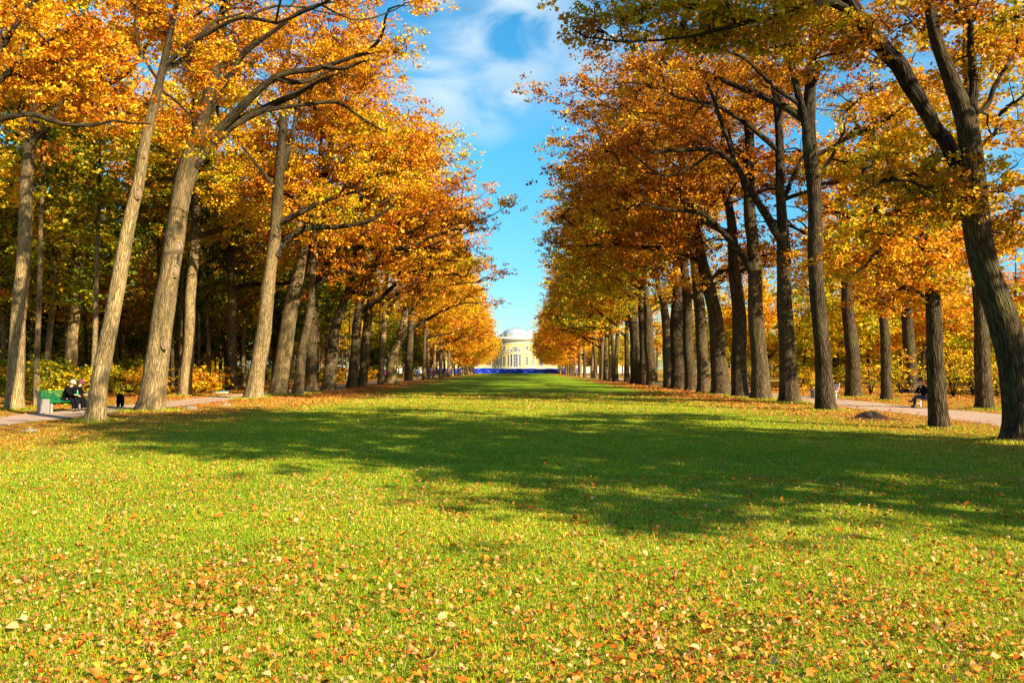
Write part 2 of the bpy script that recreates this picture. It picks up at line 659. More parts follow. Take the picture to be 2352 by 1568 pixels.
def person(loc, rz, J, mats, label, group=None, hat=None, scale=1.0, hair=None):
    """J: joint positions, facing +X. mats: top, trousers"""
    root = empty('person', loc, rz)
    root.scale = (scale,) * 3
    tag(root, label, 'person', group)
    V, E, Rr, ix = [], [], [], {}

    def add(k, p, r, par=None):
        ix[k] = len(V)
        V.append(Vector(p))
        Rr.append(r)
        if par is not None:
            E.append((ix[par], ix[k]))

    add('pelvis', J['pelvis'], (.14, .12))
    add('waist', J['waist'], (.125, .105), 'pelvis')
    add('chest', J['chest'], (.155, .12), 'waist')
    add('neck', J['neck'], .058, 'chest')
    hd = Vector(J['head'])
    up = (hd - Vector(J['neck'])).normalized()
    fw = Vector(J.get('look', (1, 0, 0))).normalized()
    add('jaw', hd - up * .06 + fw * .02, .066, 'neck')
    add('skull', hd + up * .02 - fw * .005, .095, 'jaw')
    add('crown', hd + up * .085 - fw * .01, .07, 'skull')
    for s in ('l', 'r'):
        add('sh' + s, J['sh' + s], .065, 'chest')
        add('el' + s, J['el' + s], .046, 'sh' + s)
        add('wr' + s, J['wr' + s], .030, 'el' + s)
        d = (Vector(J['wr' + s]) - Vector(J['el' + s])).normalized()
        side = d.cross(Vector((0, 0, 1)))
        side = side.normalized() if side.length > .1 else Vector((0, 1, 0))
        palm = Vector(J['wr' + s]) + d * .07
        add('pa' + s, palm, .032, 'wr' + s)
        nrm = side.cross(d)
        for f in range(4):
            o = side * (f - 1.5) * .020
            ln = (.060, .078, .082, .070)[f]
            add(f'f{s}{f}a', palm + o + d * (.035 + ln * .35), .0095, 'pa' + s)
            add(f'f{s}{f}b', palm + o + d * (.035 + ln * .8) - nrm * .022, .0082, f'f{s}{f}a')
        add(f't{s}a', palm + side * (-.045) + d * .012, .011, 'pa' + s)
        add(f't{s}b', palm + side * (-.055) + d * .045 - nrm * .012, .009, f't{s}a')
        add('hi' + s, J['hi' + s], .095, 'pelvis')
        add('kn' + s, J['kn' + s], .062, 'hi' + s)
        add('an' + s, J['an' + s], .042, 'kn' + s)
        add('to' + s, J['to' + s], .035, 'an' + s)
    skin_mesh('body', V, E, Rr, M_SKIN, root)
    hl = hd + up * .02
    sd_ = fw.cross(up).normalized()
    MB().ball(hl + fw * .10 - up * .015, .017, (1, .9, 1.5), 8).build('nose', M_SKIN, root, smooth=True)
    for s in (-1, 1):
        MB().ball(hl + fw * .083 + sd_ * s * .033 + up * .018, .012, seg=8).build('eye', M_EYE, root, smooth=True)
        MB().ball(hl + sd_ * s * .095, .028, (.8, .35, 1.1), 8).build('ear', M_SKIN, root, smooth=True)
    MB().ball(hl + fw * .084 - up * .055, .018, (.5, 1.3, .35), 8).build('mouth', M_MAROON, root, smooth=True)
    # clothes: the same joints, wider
    cv = ['pelvis', 'waist', 'chest', 'neck', 'shl', 'ell', 'wrl', 'shr', 'elr', 'wrr']
    ce = [(0, 1), (1, 2), (2, 3), (2, 4), (4, 5), (5, 6), (2, 7), (7, 8), (8, 9)]
    cr = [(.20, .18), (.19, .175), (.21, .185), .088, .105, .08, .058, .105, .08, .058]
    pts = [V[ix[k]] for k in cv]
    pts[3] = pts[2].lerp(pts[3], 1.0)
    skin_mesh('coat', pts, ce, cr, mats[0], root)
    tv = ['pelvis', 'hil', 'knl', 'anl', 'hir', 'knr', 'anr']
    te = [(0, 1), (1, 2), (2, 3), (0, 4), (4, 5), (5, 6)]
    skin_mesh('trousers', [V[ix[k]] for k in tv], te, [(.165, .14), .118, .088, .066, .118, .088, .066], mats[1], root)
    for s in 'lr':
        an, to = V[ix['an' + s]], V[ix['to' + s]]
        skin_mesh('shoe', [an + Vector((-.03, 0, -.03)), an.lerp(to, .5), to], [(0, 1), (1, 2)], [.055, .05, .042], M_SHOE, root)
    if hat is not None:
        mb = MB()
        q = up.to_track_quat('Z', 'Y').to_matrix()
        mb.ball(hl + up * .045 - fw * .012, .122, (1.02, .98, .92), 16, q)
        bmesh.ops.bisect_plane(mb.bm, geom=mb.bm.verts[:] + mb.bm.edges[:] + mb.bm.faces[:], plane_co=hl + up * .015 - fw * .02,
                               plane_no=(up + fw * .25), clear_inner=True)
        hto = mb.build('hat', hat, root, smooth=True)
        br = MB()
        br.ball(hl + up * .035 + fw * .02, .126, (1.02, 1.0, .17), 16, q)
        br.build('brim', hat, hto, smooth=True)
    elif hair is not None:
        mb = MB()
        mb.ball(hl + up * .025 - fw * .02, .112, (1.0, 1.0, 1.0), 16)
        bmesh.ops.bisect_plane(mb.bm, geom=mb.bm.verts[:] + mb.bm.edges[:] + mb.bm.faces[:], plane_co=hl + up * .02,
                               plane_no=(up - fw * .75), clear_inner=True)
        for v in mb.bm.verts:
            v.co += Vector((random.Random(int(v.co.x * 1e5)).uniform(-.008, .008),) * 3)
        mb.build('hair', hair, root, smooth=True)
    return root


SIT = dict(pelvis=(0, 0, .52), waist=(.05, 0, .70), chest=(.16, 0, .93), neck=(.24, 0, 1.10), head=(.32, 0, 1.24), look=(.9, 0, -.35),
           shl=(.17, .19, 1.00), ell=(.32, .24, .78), wrl=(.50, .13, .72), shr=(.17, -.19, 1.00), elr=(.32, -.24, .78), wrr=(.52, -.12, .74),
           hil=(.03, .10, .50), knl=(.45, .13, .53), anl=(.44, .13, .09), tol=(.62, .14, .045),
           hir=(.03, -.10, .50), knr=(.45, -.13, .53), anr=(.48, -.13, .09), tor=(.66, -.14, .045))
WALK = dict(pelvis=(0, 0, .92), waist=(.01, 0, 1.08), chest=(.02, 0, 1.32), neck=(.03, 0, 1.48), head=(.05, 0, 1.62), look=(1, 0, -.05),
            shl=(.02, .19, 1.40), ell=(-.10, .23, 1.14), wrl=(-.02, .24, .90), shr=(.02, -.19, 1.40), elr=(.08, -.23, 1.13), wrr=(.24, -.22, .92),
            hil=(0, .09, .90), knl=(.18, .09, .50), anl=(.20, .09, .09), tol=(.37, .09, .045),
            hir=(0, -.09, .90), knr=(-.02, -.09, .48), anr=(-.26, -.09, .12), tor=(-.12, -.09, .045))

# ------------------------------------------------------------------ benches, bin, small things
M_GREENW = simple('green_painted_wood', (.006, .15, .05), .45, .2, 12)
M_CONC = simple('pale_concrete', (.30, .25, .21), .9, .15, 9, .3)
M_WHITEP = simple('white_paint', (.72, .72, .70), .5, .08)
M_GREYW = simple('grey_weathered_wood', (.30, .28, .26), .7, .2, 15)
M_STONE = simple('pale_stone', (.20, .17, .13), .9, .25, 7, .5)


def green_bench(loc, rz):
    b = empty('park_bench', loc, rz)
    tag(b, 'green slatted bench with pale concrete ends, by the left path', 'bench')
    Ln = 2.7
    st = MB()
    for k in range(5):
        st.box((.02 + k * .095, Ln / 2, .435 + .010 * abs(k - 2)), (.075, Ln - .12, .035))
    st.build('seat', M_GREENW, b, .006)
    bk = MB()
    rot = Matrix.Rotation(rad(-14), 3, 'Y')
    for k in range(6):
        bk.box((-.045 - k * .021, Ln / 2, .50 + k * .082), (.028, Ln - .12, .054), rot)
    bk.build('backrest', M_GREENW, b, .006)
    for y in (0, Ln):
        e = MB()
        e.prism([(-.12, y - .055, 0), (.36, y - .055, 0), (.36, y - .055, .60), (-.06, y - .055, .60), (-.12, y - .055, .60)], (0, .11, 0))
        e.build('concrete_end', M_CONC, b, .015)
        t = MB()
        t.prism([(-.13, y - .045, .602), (-.02, y - .045, .602), (-.10, y - .045, .80), (-.17, y - .045, .98), (-.25, y - .045, 1.0), (-.27, y - .045, .94), (-.20, y - .045, .90)], (0, .09, 0))
        t.build('back_post', M_CONC, b, .012)
    for y in (.05, Ln - .05):
        l = MB()
        prof = [(.028, 0), (.07, 0), (.07, .04), (.045, .09), (.055, .17), (.04, .24), (.06, .30), (.075, .34), (.03, .40)]
        l.lathe([(.001, 0)] + prof + [(.001, .40)], (.44, y, 0), 16)
        l.build('turned_leg', M_CONC, b, smooth=True)
    return b


green_bench((-20.05, 33.6, .008), 0)
pj = dict(SIT)
person((-19.98, 35.35, 0), rad(-6), pj, (M_BLACK, M_BLACK), 'person in black coat and cream hat leaning forward on the green bench', hat=M_CREAM)
pj2 = dict(SIT)
person((-19.95, 35.95, 0), rad(2), pj2, (M_BLACK, M_BLACK), 'person in maroon hat sitting behind the cream hat on the green bench', hat=M_MAROON)
bt = empty('bottle', (-19.40, 35.25, .70))
tag(bt, 'small green bottle held by the person in the cream hat', 'bottle')
M_GLASSG = simple('green_bottle', (.01, .35, .12), .25, .1)
MB().lathe([(.001, 0), (.036, 0), (.038, .14), (.016, .19), (.015, .22), (.001, .22)], seg=14).build('bottle_body', M_GLASSG, bt, smooth=True)
MB().cyl((0, 0, .221), (0, 0, .245), .017).build('cap', M_WHITEP, bt)

# dog: shaggy, standing end-on
dg = empty('dog', tuple(G(276, 936)[:2]) + (0,), rad(-70))
tag(dg, 'shaggy black dog standing on the edge of the left path', 'dog')
V = [(-.26, 0, .44), (0, 0, .43), (.22, 0, .46), (.36, 0, .58), (.44, 0, .66), (.56, 0, .62),
     (-.28, .09, .28), (-.36, .09, .17), (-.33, .09, .03), (-.28, -.09, .28), (-.36, -.09, .17), (-.33, -.09, .03),
     (.24, .09, .28), (.23, .09, .15), (.25, .09, .03), (.24, -.09, .28), (.23, -.09, .15), (.25, -.09, .03),
     (-.38, 0, .52), (-.44, 0, .62)]
E = [(1, 0), (1, 2), (2, 3), (3, 4), (4, 5), (0, 6), (6, 7), (7, 8), (0, 9), (9, 10), (10, 11), (2, 12), (12, 13), (13, 14), (2, 15), (15, 16), (16, 17), (0, 18), (18, 19)]
RR = [.15, .155, .165, .11, .11, .05, .085, .05, .042, .085, .05, .042, .07, .048, .045, .07, .048, .045, .04, .035]
skin_mesh('body', V, E, RR, M_FUR, dg, root=1, sub=2)
for s in (-1, 1):
    MB().ball((.40, s * .11, .62), .055, (.7, .45, 1.5), 10).build('ear', M_FUR, dg, smooth=True)
    MB().ball((.52, s * .045, .685), .012, seg=8).build('eye', M_EYE, dg, smooth=True)
MB().ball((.61, 0, .63), .022, seg=8).build('nose', M_EYE, dg, smooth=True)


def light_bench(loc, rz, label, slender=True):
    b = empty('park_bench', loc, rz)
    tag(b, label, 'bench')
    Ln = 1.9
    st = MB()
    for k in range(4):
        st.box((.03 + k * .115, Ln / 2, .44), (.095, Ln, .03))
    st.build('seat', M_GREYW if slender else M_WHITEP, b, .005)
    bk = MB()
    rot = Matrix.Rotation(rad(-13), 3, 'Y')
    for k in range(3):
        bk.box((-.06 - k * .035, Ln / 2, .58 + k * .14), (.025, Ln, .11), rot)
    bk.build('backrest', M_WHITEP, b, .005)
    for y in (.12, Ln - .12):
        for x in (.05, .40):
            MB().cyl((x, y, 0), (x, y, .425), .024, seg=10).build('leg', M_WHITEP, b)
        MB().box((.225, y, .18), (.33, .02, .02)).build('stretcher', M_WHITEP, b)
        MB().cyl((-.015, y, .425), (-.17, y, .98), .022, seg=10).build('back_post', M_WHITEP, b)
    return b


light_bench((20.1, 39.7, 0), rad(180), 'pale bench with white legs under the seated man by the right path')
pj3 = dict(SIT)
pj3.update(chest=(.12, 0, .95), neck=(.19, 0, 1.13), head=(.27, 0, 1.26), look=(.8, 0, -.6), wrl=(.44, .08, .70), wrr=(.44, -.06, .70),
           knl=(.46, .10, .58), anl=(.68, .02, .30), tol=(.84, 0, .34), knr=(.44, -.10, .53), anr=(.50, -.09, .09), tor=(.68, -.09, .045))
person((19.97, 38.95, 0), rad(180), pj3, (M_DARKSW, M_JEANS), 'man in dark sweater and jeans, legs crossed, head bent, on right bench', hair=M_HAIR)
bag = empty('shoulder_bag', (19.82, 38.35, .457))
tag(bag, 'grey soft bag lying on the bench beside the seated man', 'bag')
MB().ball((0, 0, .13), .15, (1.0, 1.5, .85), 16).build('bag_body', simple('grey_canvas', (.20, .18, .17), .85, .25, 20, .3), bag, smooth=True)
MB().box((-.02, 0, .262), (.05, .26, .012)).build('flap_trim', M_BLACK, bag, .004)
light_bench((20.45, 52.6, 0), rad(180), 'white bench half hidden by a trunk beside the grey litter bin', False)

bx_, by_ = G(1872, 914)[:2]
bn = empty('litter_bin', (bx_, by_, 0))
tag(bn, 'grey round concrete litter bin at the edge of the right path', 'litter bin')
MB().lathe([(.001, 0), (.22, 0), (.245, .05), (.27, .45), (.30, .47), (.30, .56), (.25, .56), (.24, .40), (.001, .38)], seg=24).build('bin_body', simple('grey_concrete', (.20, .19, .18), .9, .2, 12, .4), bn, smooth=False)
MB().lathe([(.235, .565), (.245, .58), (.225, .58), (.235, .565)], seg=24).build('liner_rim', M_WHITEP, bn)

# low stump mound on the right bank
sx_, sy_ = G(2003, 962)[:2]
sm = empty('tree_stump', (sx_, sy_, 0))
tag(sm, 'low dark rotten stump on the leafy bank by the right path', 'stump')


def lump(r, h, seed, seg=28, rings=9, rough=.12):
    rr = R(seed)
    ph = rr.uniform(0, 6.28, 8)
    V_, Q_ = [], []
    for j in range(rings):
        t = j / (rings - 1)
        for k in range(seg):
            a_ = 2 * math.pi * k / seg
            q_ = 1 + rough * (math.sin(3 * a_ + ph[0]) + .6 * math.sin(5 * a_ + ph[1] + 3 * t) + .4 * math.sin(11 * a_ + ph[2] + 5 * t))
            V_.append((r * (1 - t) ** .55 * q_ * math.cos(a_), r * (1 - t) ** .55 * q_ * math.sin(a_), h * (t ** .8) * (1 + .15 * math.sin(2 * a_ + ph[3])) - .03))
    for j in range(rings - 1):
        for k in range(seg):
            Q_.append((j * seg + k, j * seg + (k + 1) % seg, (j + 1) * seg + (k + 1) % seg, (j + 1) * seg + k))
    return np.array(V_), np.array(Q_)


v_, q_ = lump(.55, .30, 5, rough=.26)
link('stump_wood', np_mesh('stump_wood', v_, q_), simple('rotten_wood', (.035, .024, .016), .95, .4, 9, .8), sm)
v_, q_ = lump(1.15, .10, 6)
link('earth_mound', np_mesh('earth_mound', v_, q_), simple('dark_earth', (.10, .05, .012), .95, .6, 22, .8), sm)

STONES = [(68, 989, .34, .10, 'low pale stone in the grass at the left edge below the path'),
          (437, 939, .42, .16, 'broad grey stone on the leafy bank right of the thick trunk'),
          (518, 931, .40, .15, 'pale flat stone on the bank, between thick trunk and next tree'),
          (780, 897, .55, .20, 'pale stone lying between the dark trunks of the left row')]
for i, (x, y, r_, h_, lb) in enumerate(STONES):
    v_, q_ = lump(r_, h_, 20 + i, 20, 7, .09)
    p_ = G(x, y)
    o = link('stone', np_mesh('stone', v_ * np.array([1, .7, 1]), q_), M_STONE)
    o.location = (p_[0], p_[1], 0)
    tag(o, lb, 'stone')

mx_, my_ = G(508, 902)[:2]
mh = empty('manhole_cover', (mx_, my_, 0))
tag(mh, 'green manhole cover with pale rim in grass beyond the left path', 'manhole cover')
MB().lathe([(.55, 0), (.75, 0), (.75, .13), (.55, .13)], seg=28).build('rim', simple('pale_green_rim', (.30, .42, .34), .7, .2, 9), mh)
MB().lathe([(.001, .14), (.56, .145), (.56, .16), (.001, .19)], seg=28).build('lid', simple('green_lid', (.02, .16, .09), .5, .2, 9), mh)

# far white slatted barriers and walkers near the palace end
for i, (xx, lb) in enumerate([(1028, 'white slatted barrier far off between the left trunks'), (1322, 'white slatted barrier far off beside the right trunks')]):
    p_ = P(xx, 850, 262)
    b = empty('barrier', (p_[0], p_[1], 0))
    tag(b, lb, 'barrier')
    mb = MB()
    for k in range(9):
        mb.box((-.9 + k * .225, 0, .95), (.15, .06, 1.5))
    mb.build('slats', M_WHITEP, b)
    MB().box((0, .08, 1.45), (2.0, .08, .12)).build('top_rail', M_WHITEP, b)
    for s in (-.8, .8):
        MB().box((s, .05, .10), (.10, .9, .20)).build('foot', simple('grey_foot', (.2, .2, .2), .8), b)
C_ = [('blue jacket', simple('blue_jacket', (.03, .07, .20), .8)), ('teal jacket', simple('teal_jacket', (.01, .14, .16), .8)),
      ('dark red jacket', simple('red_jacket', (.16, .01, .02), .8)), ('pink jacket', simple('pink_jacket', (.55, .12, .25), .8))]
for i, (xx, dd) in enumerate([(958, 150), (978, 168), (992, 172), (888, 118)]):
    p_ = P(xx, 850, dd)
    person((p_[0], p_[1], 0), rad([-90, 95, -85, 80][i]), WALK, (C_[i][1], M_JEANS), f'far walker in {C_[i][0]} on the left path', hair=M_HAIR)

# ------------------------------------------------------------------ palace and tarpaulin fence
M_YEL = simple('yellow_stucco', (.60, .43, .14), .9, .06, .4)
M_WHT = simple('white_stucco', (.47, .44, .37), .85, .05, .5)
M_ROOF = simple('pale_roof_metal', (.34, .38, .43), .45, .08, .6)
M_RIB = simple('grey_roof_rib', (.16, .19, .23), .5, .05)
m, nt_, out_ = newmat('window_glass')
b_ = N(nt_, 'ShaderNodeBsdfPrincipled')
b_.inputs['Base Color'].default_value = (.10, .11, .13, 1)
b_.inputs['Roughness'].default_value = 0.12
L(nt_, b_.outputs[0], out_.inputs['Surface'])
M_GLASS = m
PY = 322.0
RC = 9.5
pal = empty('palace', (0.0, PY, 0))
tag(pal, 'yellow and white domed palace rotunda closing the end of the avenue', 'palace')
CY = RC                              # rotunda centre, local y


def wrap(R_):
    """bends a flat panel (x along, y depth from the wall outward is -y) round the rotunda"""
    def f(co):
        a_ = co.x / RC
        r_ = R_ - co.y
        return Vector((r_ * math.sin(a_), CY - r_ * math.cos(a_), co.z))
    return f


FULL = dict(a0=-math.pi * .62, a1=math.pi * .62, seg=72)
MB().lathe([(RC + .35, 0), (RC + .35, 2.3), (RC, 2.3)], (0, CY, 0), **FULL).build('plinth', M_WHT, pal)
MB().lathe([(RC, 2.3), (RC, 13.2)], (0, CY, 0), **FULL).build('rotunda_wall', M_YEL, pal)
MB().lathe([(RC, 8.3), (RC + .14, 8.32), (RC + .14, 8.62), (RC, 8.66)], (0, CY, 0), **FULL).build('band', M_WHT, pal)
MB().lathe([(RC, 12.0), (RC + .12, 12.02), (RC + .12, 12.42), (RC, 12.46)], (0, CY, 0), **FULL).build('band', M_WHT, pal)
co_ = MB().lathe([(RC, 13.2), (RC + .25, 13.3), (RC + .85, 13.62), (RC + .95, 13.95), (RC + .95, 14.1), (RC - .8, 14.75), (RC - 3, 14.9)], (0, CY, 0), **FULL).build('cornice', M_WHT, pal)
de = MB()
for k in range(-44, 45):
    a_ = k * .043
    de.box((RC * math.sin(a_) * 1.045, CY - RC * 1.045 * math.cos(a_), 13.22), (.2, .5, .26), Matrix.Rotation(a_, 3, 'Z'))
de.build('dentils', M_WHT, co_)
# balustrade
bal = MB()
RB = 7.4
bal.lathe([(RB + .18, 15.55), (RB + .18, 15.75), (RB - .18, 15.75), (RB - .18, 15.55)], (0, CY, 0), **FULL)
bal.lathe([(RB + .18, 14.72), (RB + .18, 14.95), (RB - .18, 14.95), (RB - .18, 14.72)], (0, CY, 0), **FULL)
for k in range(-38, 39):
    a_ = k * .05
    bal.cyl((RB * math.sin(a_), CY - RB * math.cos(a_), 14.9), (RB * math.sin(a_), CY - RB * math.cos(a_), 15.6), .095, .06, 6)
balo = bal.build('balustrade', M_WHT, pal)
for a_ in (-1.32, -.80, -.42, .42, .80, 1.32):
    MB().box((RB * math.sin(a_), CY - RB * math.cos(a_), 15.3), (.75, .55, 1.25), Matrix.Rotation(a_, 3, 'Z')).build('pedestal', M_YEL if abs(a_) < .5 else M_WHT, balo)
# dome
prof = []
for k in range(13):
    t = math.pi / 2 * k / 12
    prof.append((5.7 * math.cos(t) + .001, 15.1 + 3.7 * math.sin(t)))
dome = MB().lathe([(5.9, 14.8), (5.9, 15.1)] + prof, (0, CY, 0), 64).build('dome', M_ROOF, pal, smooth=False)
rb = MB()
for k in range(32):
    a_ = 2 * math.pi * k / 32
    for (r0, z0), (r1, z1) in zip(prof, prof[1:]):
        rb.cyl((r0 * math.sin(a_), CY - r0 * math.cos(a_), z0), (r1 * math.sin(a_), CY - r1 * math.cos(a_), z1), .07, seg=4)
for (r0, z0) in prof[2:11:2]:
    rb.lathe([(r0 + .05, z0 - .05), (r0 + .05, z0 + .05)], (0, CY, 0), 48)
rb.build('dome_ribs', M_RIB, dome)


def win(x0, x1, z0, z1, cols, rows, sill=True, arch=False):
    """framed window wrapped on the rotunda wall"""
    cx, w_, h_ = (x0 + x1) / 2, x1 - x0, z1 - z0
    fr = MB()
    t = .16
    for sx in (x0 - t / 2, x1 + t / 2):
        fr.box((sx, -.07, (z0 + z1) / 2), (t, .16, h_))
    fr.box((cx, -.07, z1 + t / 2), (w_ + 2 * t, .18, t))
    fr.box((cx, -.09, z0 - t / 2), (w_ + 2 * t + .2, .24, t))
    for k in range(1, cols):
        fr.box((x0 + w_ * k / cols, -.045, (z0 + z1) / 2), (.09, .07, h_))
    for k in range(1, rows):
        fr.box((cx, -.048, z0 + h_ * k / rows), (w_, .06, .08))
    fo = fr.bend(wrap(RC)).build('window', M_WHT, pal)
    gl = MB()
    for k in range(4):
        gl.box((x0 + w_ * (k + .5) / 4, -.012, (z0 + z1) / 2), (w_ / 4, .02, h_))
    gl.bend(wrap(RC)).build('pane', M_GLASS, fo)
    return fo


for xm in (-4.75, 4.75):
    win(xm - .68, xm + .68, 3.3, 6.7, 2, 3)
    win(xm - .62, xm + .62, 9.45, 11.0, 2, 1)
for xm in (-8.1, 8.1):
    win(xm - .6, xm + .6, 3.3, 6.7, 2, 3)
# central bay: door, side lights, pilasters, arch with fan window
door = win(-.80, .80, 2.45, 7.7, 2, 4)
door.name = 'door'
for xm in (-1.72, 1.72):
    win(xm - .34, xm + .34, 2.8, 7.7, 1, 3)
pi_ = MB()
for xm in (-2.42, -1.17, 1.17, 2.42):
    pi_.box((xm, -.13, 5.15), (.26, .26, 5.4))
pi_.bend(wrap(RC)).build('pilaster_bay', M_WHT, pal)
ar = MB()
for k in range(24):
    t0, t1 = math.pi * k / 24, math.pi * (k + 1) / 24
    z = 8.64
    ar.prism([(-2.85 * math.cos(t0), -.001, z + 2.5 * math.sin(t0)), (-2.85 * math.cos(t1), -.001, z + 2.5 * math.sin(t1)),
              (-2.4 * math.cos(t1), -.001, z + 2.08 * math.sin(t1)), (-2.4 * math.cos(t0), -.001, z + 2.08 * math.sin(t0))], (0, -.22, 0))
bmesh.ops.remove_doubles(ar.bm, verts=ar.bm.verts[:], dist=.001)
ar.bend(wrap(RC)).build('arch', M_WHT, pal)
win(-.8, .8, 8.75, 10.35, 3, 2)
for xm in (-1.62, 1.62):
    win(xm - .28, xm + .28, 8.75, 9.6, 1, 1)
# wings
for s in (-1, 1):
    wg = MB().box((s * 30.0, 12.2, 7.0), (44, 14, 13.9)).build('wing', M_YEL, pal)
    MB().box((s * 30.2, 12.0, 14.1), (45.5, 15.2, .5)).build('wing_cornice', M_WHT, wg)
    MB().box((s * 30.2, 12.2, 14.75), (44, 13, .8)).build('wing_roof', M_ROOF, wg)
    MB().box((s * 30.1, 4.95, 1.2), (44.4, .6, 2.4)).build('wing_plinth', M_WHT, wg)
    for k in range(8):
        x = s * (10.6 + k * 5.0)
        fr = MB()
        fr.box((x, 5.13, 4.9), (1.9, .22, 3.8))
        fo = fr.build('window', M_WHT, wg)
        MB().box((x, 5.0, 4.9), (1.45, .06, 3.3)).build('pane', M_GLASS, fo)
    MB().box((s * 6.2, 12, 16.6), (1.3, 1.6, 3.4)).build('chimney', M_WHT, pal)
# terrace rail
tr = MB()
tr.lathe([(13.9, 0), (13.9, 2.15), (13.2, 2.15)], (0, CY, 0), 60, -1.35, 1.35)
tro = tr.build('terrace_wall', M_WHT, pal)
rl = MB()
for k in range(-13, 14):
    a_ = k * .1
    rl.cyl((13.7 * math.sin(a_), CY - 13.7 * math.cos(a_), 2.15), (13.7 * math.sin(a_), CY - 13.7 * math.cos(a_), 3.05), .05, seg=6)
    a2 = a_ + .1
    for z in (3.0, 2.6):
        rl.cyl((13.7 * math.sin(a_), CY - 13.7 * math.cos(a_), z), (13.7 * math.sin(a2), CY - 13.7 * math.cos(a2), z), .03, seg=4)
rl.build('handrail', M_WHT, tro)

m, nt_, out_ = newmat('blue_tarpaulin')
b_ = N(nt_, 'ShaderNodeBsdfPrincipled')
b_.inputs['Roughness'].default_value = 0.38
tc_ = N(nt_, 'ShaderNodeTexCoord')
n_ = N(nt_, 'ShaderNodeTexNoise')
n_.inputs['Scale'].default_value = 1.4
n_.inputs['Detail'].default_value = 4
L(nt_, tc_.outputs['Object'], n_.inputs['Vector'])
rp_ = ramp(nt_, [(.35, (.003, .018, .26)), (.7, (.006, .045, .55))])
L(nt_, n_.outputs['Fac'], rp_.inputs['Fac'])
L(nt_, rp_.outputs[0], b_.inputs['Base Color'])
L(nt_, b_.outputs[0], out_.inputs['Surface'])
M_TARP = m
tf = empty('tarpaulin_fence', (0, 305, 0))
tag(tf, 'long blue tarpaulin fence across the far end of the lawn', 'fence')
rr = R(77)
xk = np.arange(-34, 24.1, 5.8)
for x0, x1 in zip(xk, xk[1:]):
    nx_, nz_ = 40, 14
    u = np.linspace(0, 1, nx_)
    v = np.linspace(0, 1, nz_)
    uu, vv = np.meshgrid(u, v)
    p1, p2, p3 = rr.uniform(0, 6, 3)
    yy = .10 * np.sin(uu * 9 + vv * 3 + p1) * (1 - .3 * vv) + .07 * np.sin(uu * 21 - vv * 7 + p2) + .05 * np.sin(vv * 11 + uu * 13 + p3)
    sag = .10 * np.sin(math.pi * uu) * vv
    vt = np.stack([x0 + (x1 - x0 - .02) * uu, yy, .02 + (1.98 + rr.uniform(-.08, .08)) * vv - sag], -1).reshape(-1, 3)
    k = np.array([[j * nx_ + i, j * nx_ + i + 1, (j + 1) * nx_ + i + 1, (j + 1) * nx_ + i] for j in range(nz_ - 1) for i in range(nx_ - 1)])
    link('tarp_panel', np_mesh('tarp_panel', vt, k), M_TARP, tf, True)
    MB().cyl((x0, .25, 0), (x0, .25, 2.1), .04, seg=8).build('post', M_RIB, tf)

# ------------------------------------------------------------------ trees
COLS = np.array([(.045, .085, .006), (.12, .18, .008), (.34, .36, .010), (.68, .50, .014), (.82, .46, .014),
                 (.82, .33, .012), (.66, .20, .010), (.38, .10, .010), (.17, .06, .012)])


def leafcol(t):
    """0 green .. .5 yellow-orange .. 1 rust brown"""
    t = np.clip(t, 0, .9999) * (len(COLS) - 1)
    i = t.astype(int)
    f = (t - i)[:, None]
    return COLS[i] * (1 - f) + COLS[i + 1] * f


def frames(p):
    n = len(p)
    tg = np.gradient(p, axis=0)
    tg /= np.linalg.norm(tg, axis=1, keepdims=True) + 1e-9
    t0 = tg[0]
    ref = np.array([1.0, 0, 0]) if abs(t0[0]) < .8 else np.array([0, 1.0, 0])
    u = ref - t0 * ref.dot(t0)
    us = np.empty((n, 3))
    for i in range(n):
        u = u - tg[i] * u.dot(tg[i])
        u /= np.linalg.norm(u) + 1e-9
        us[i] = u
    return us, np.cross(tg, us)


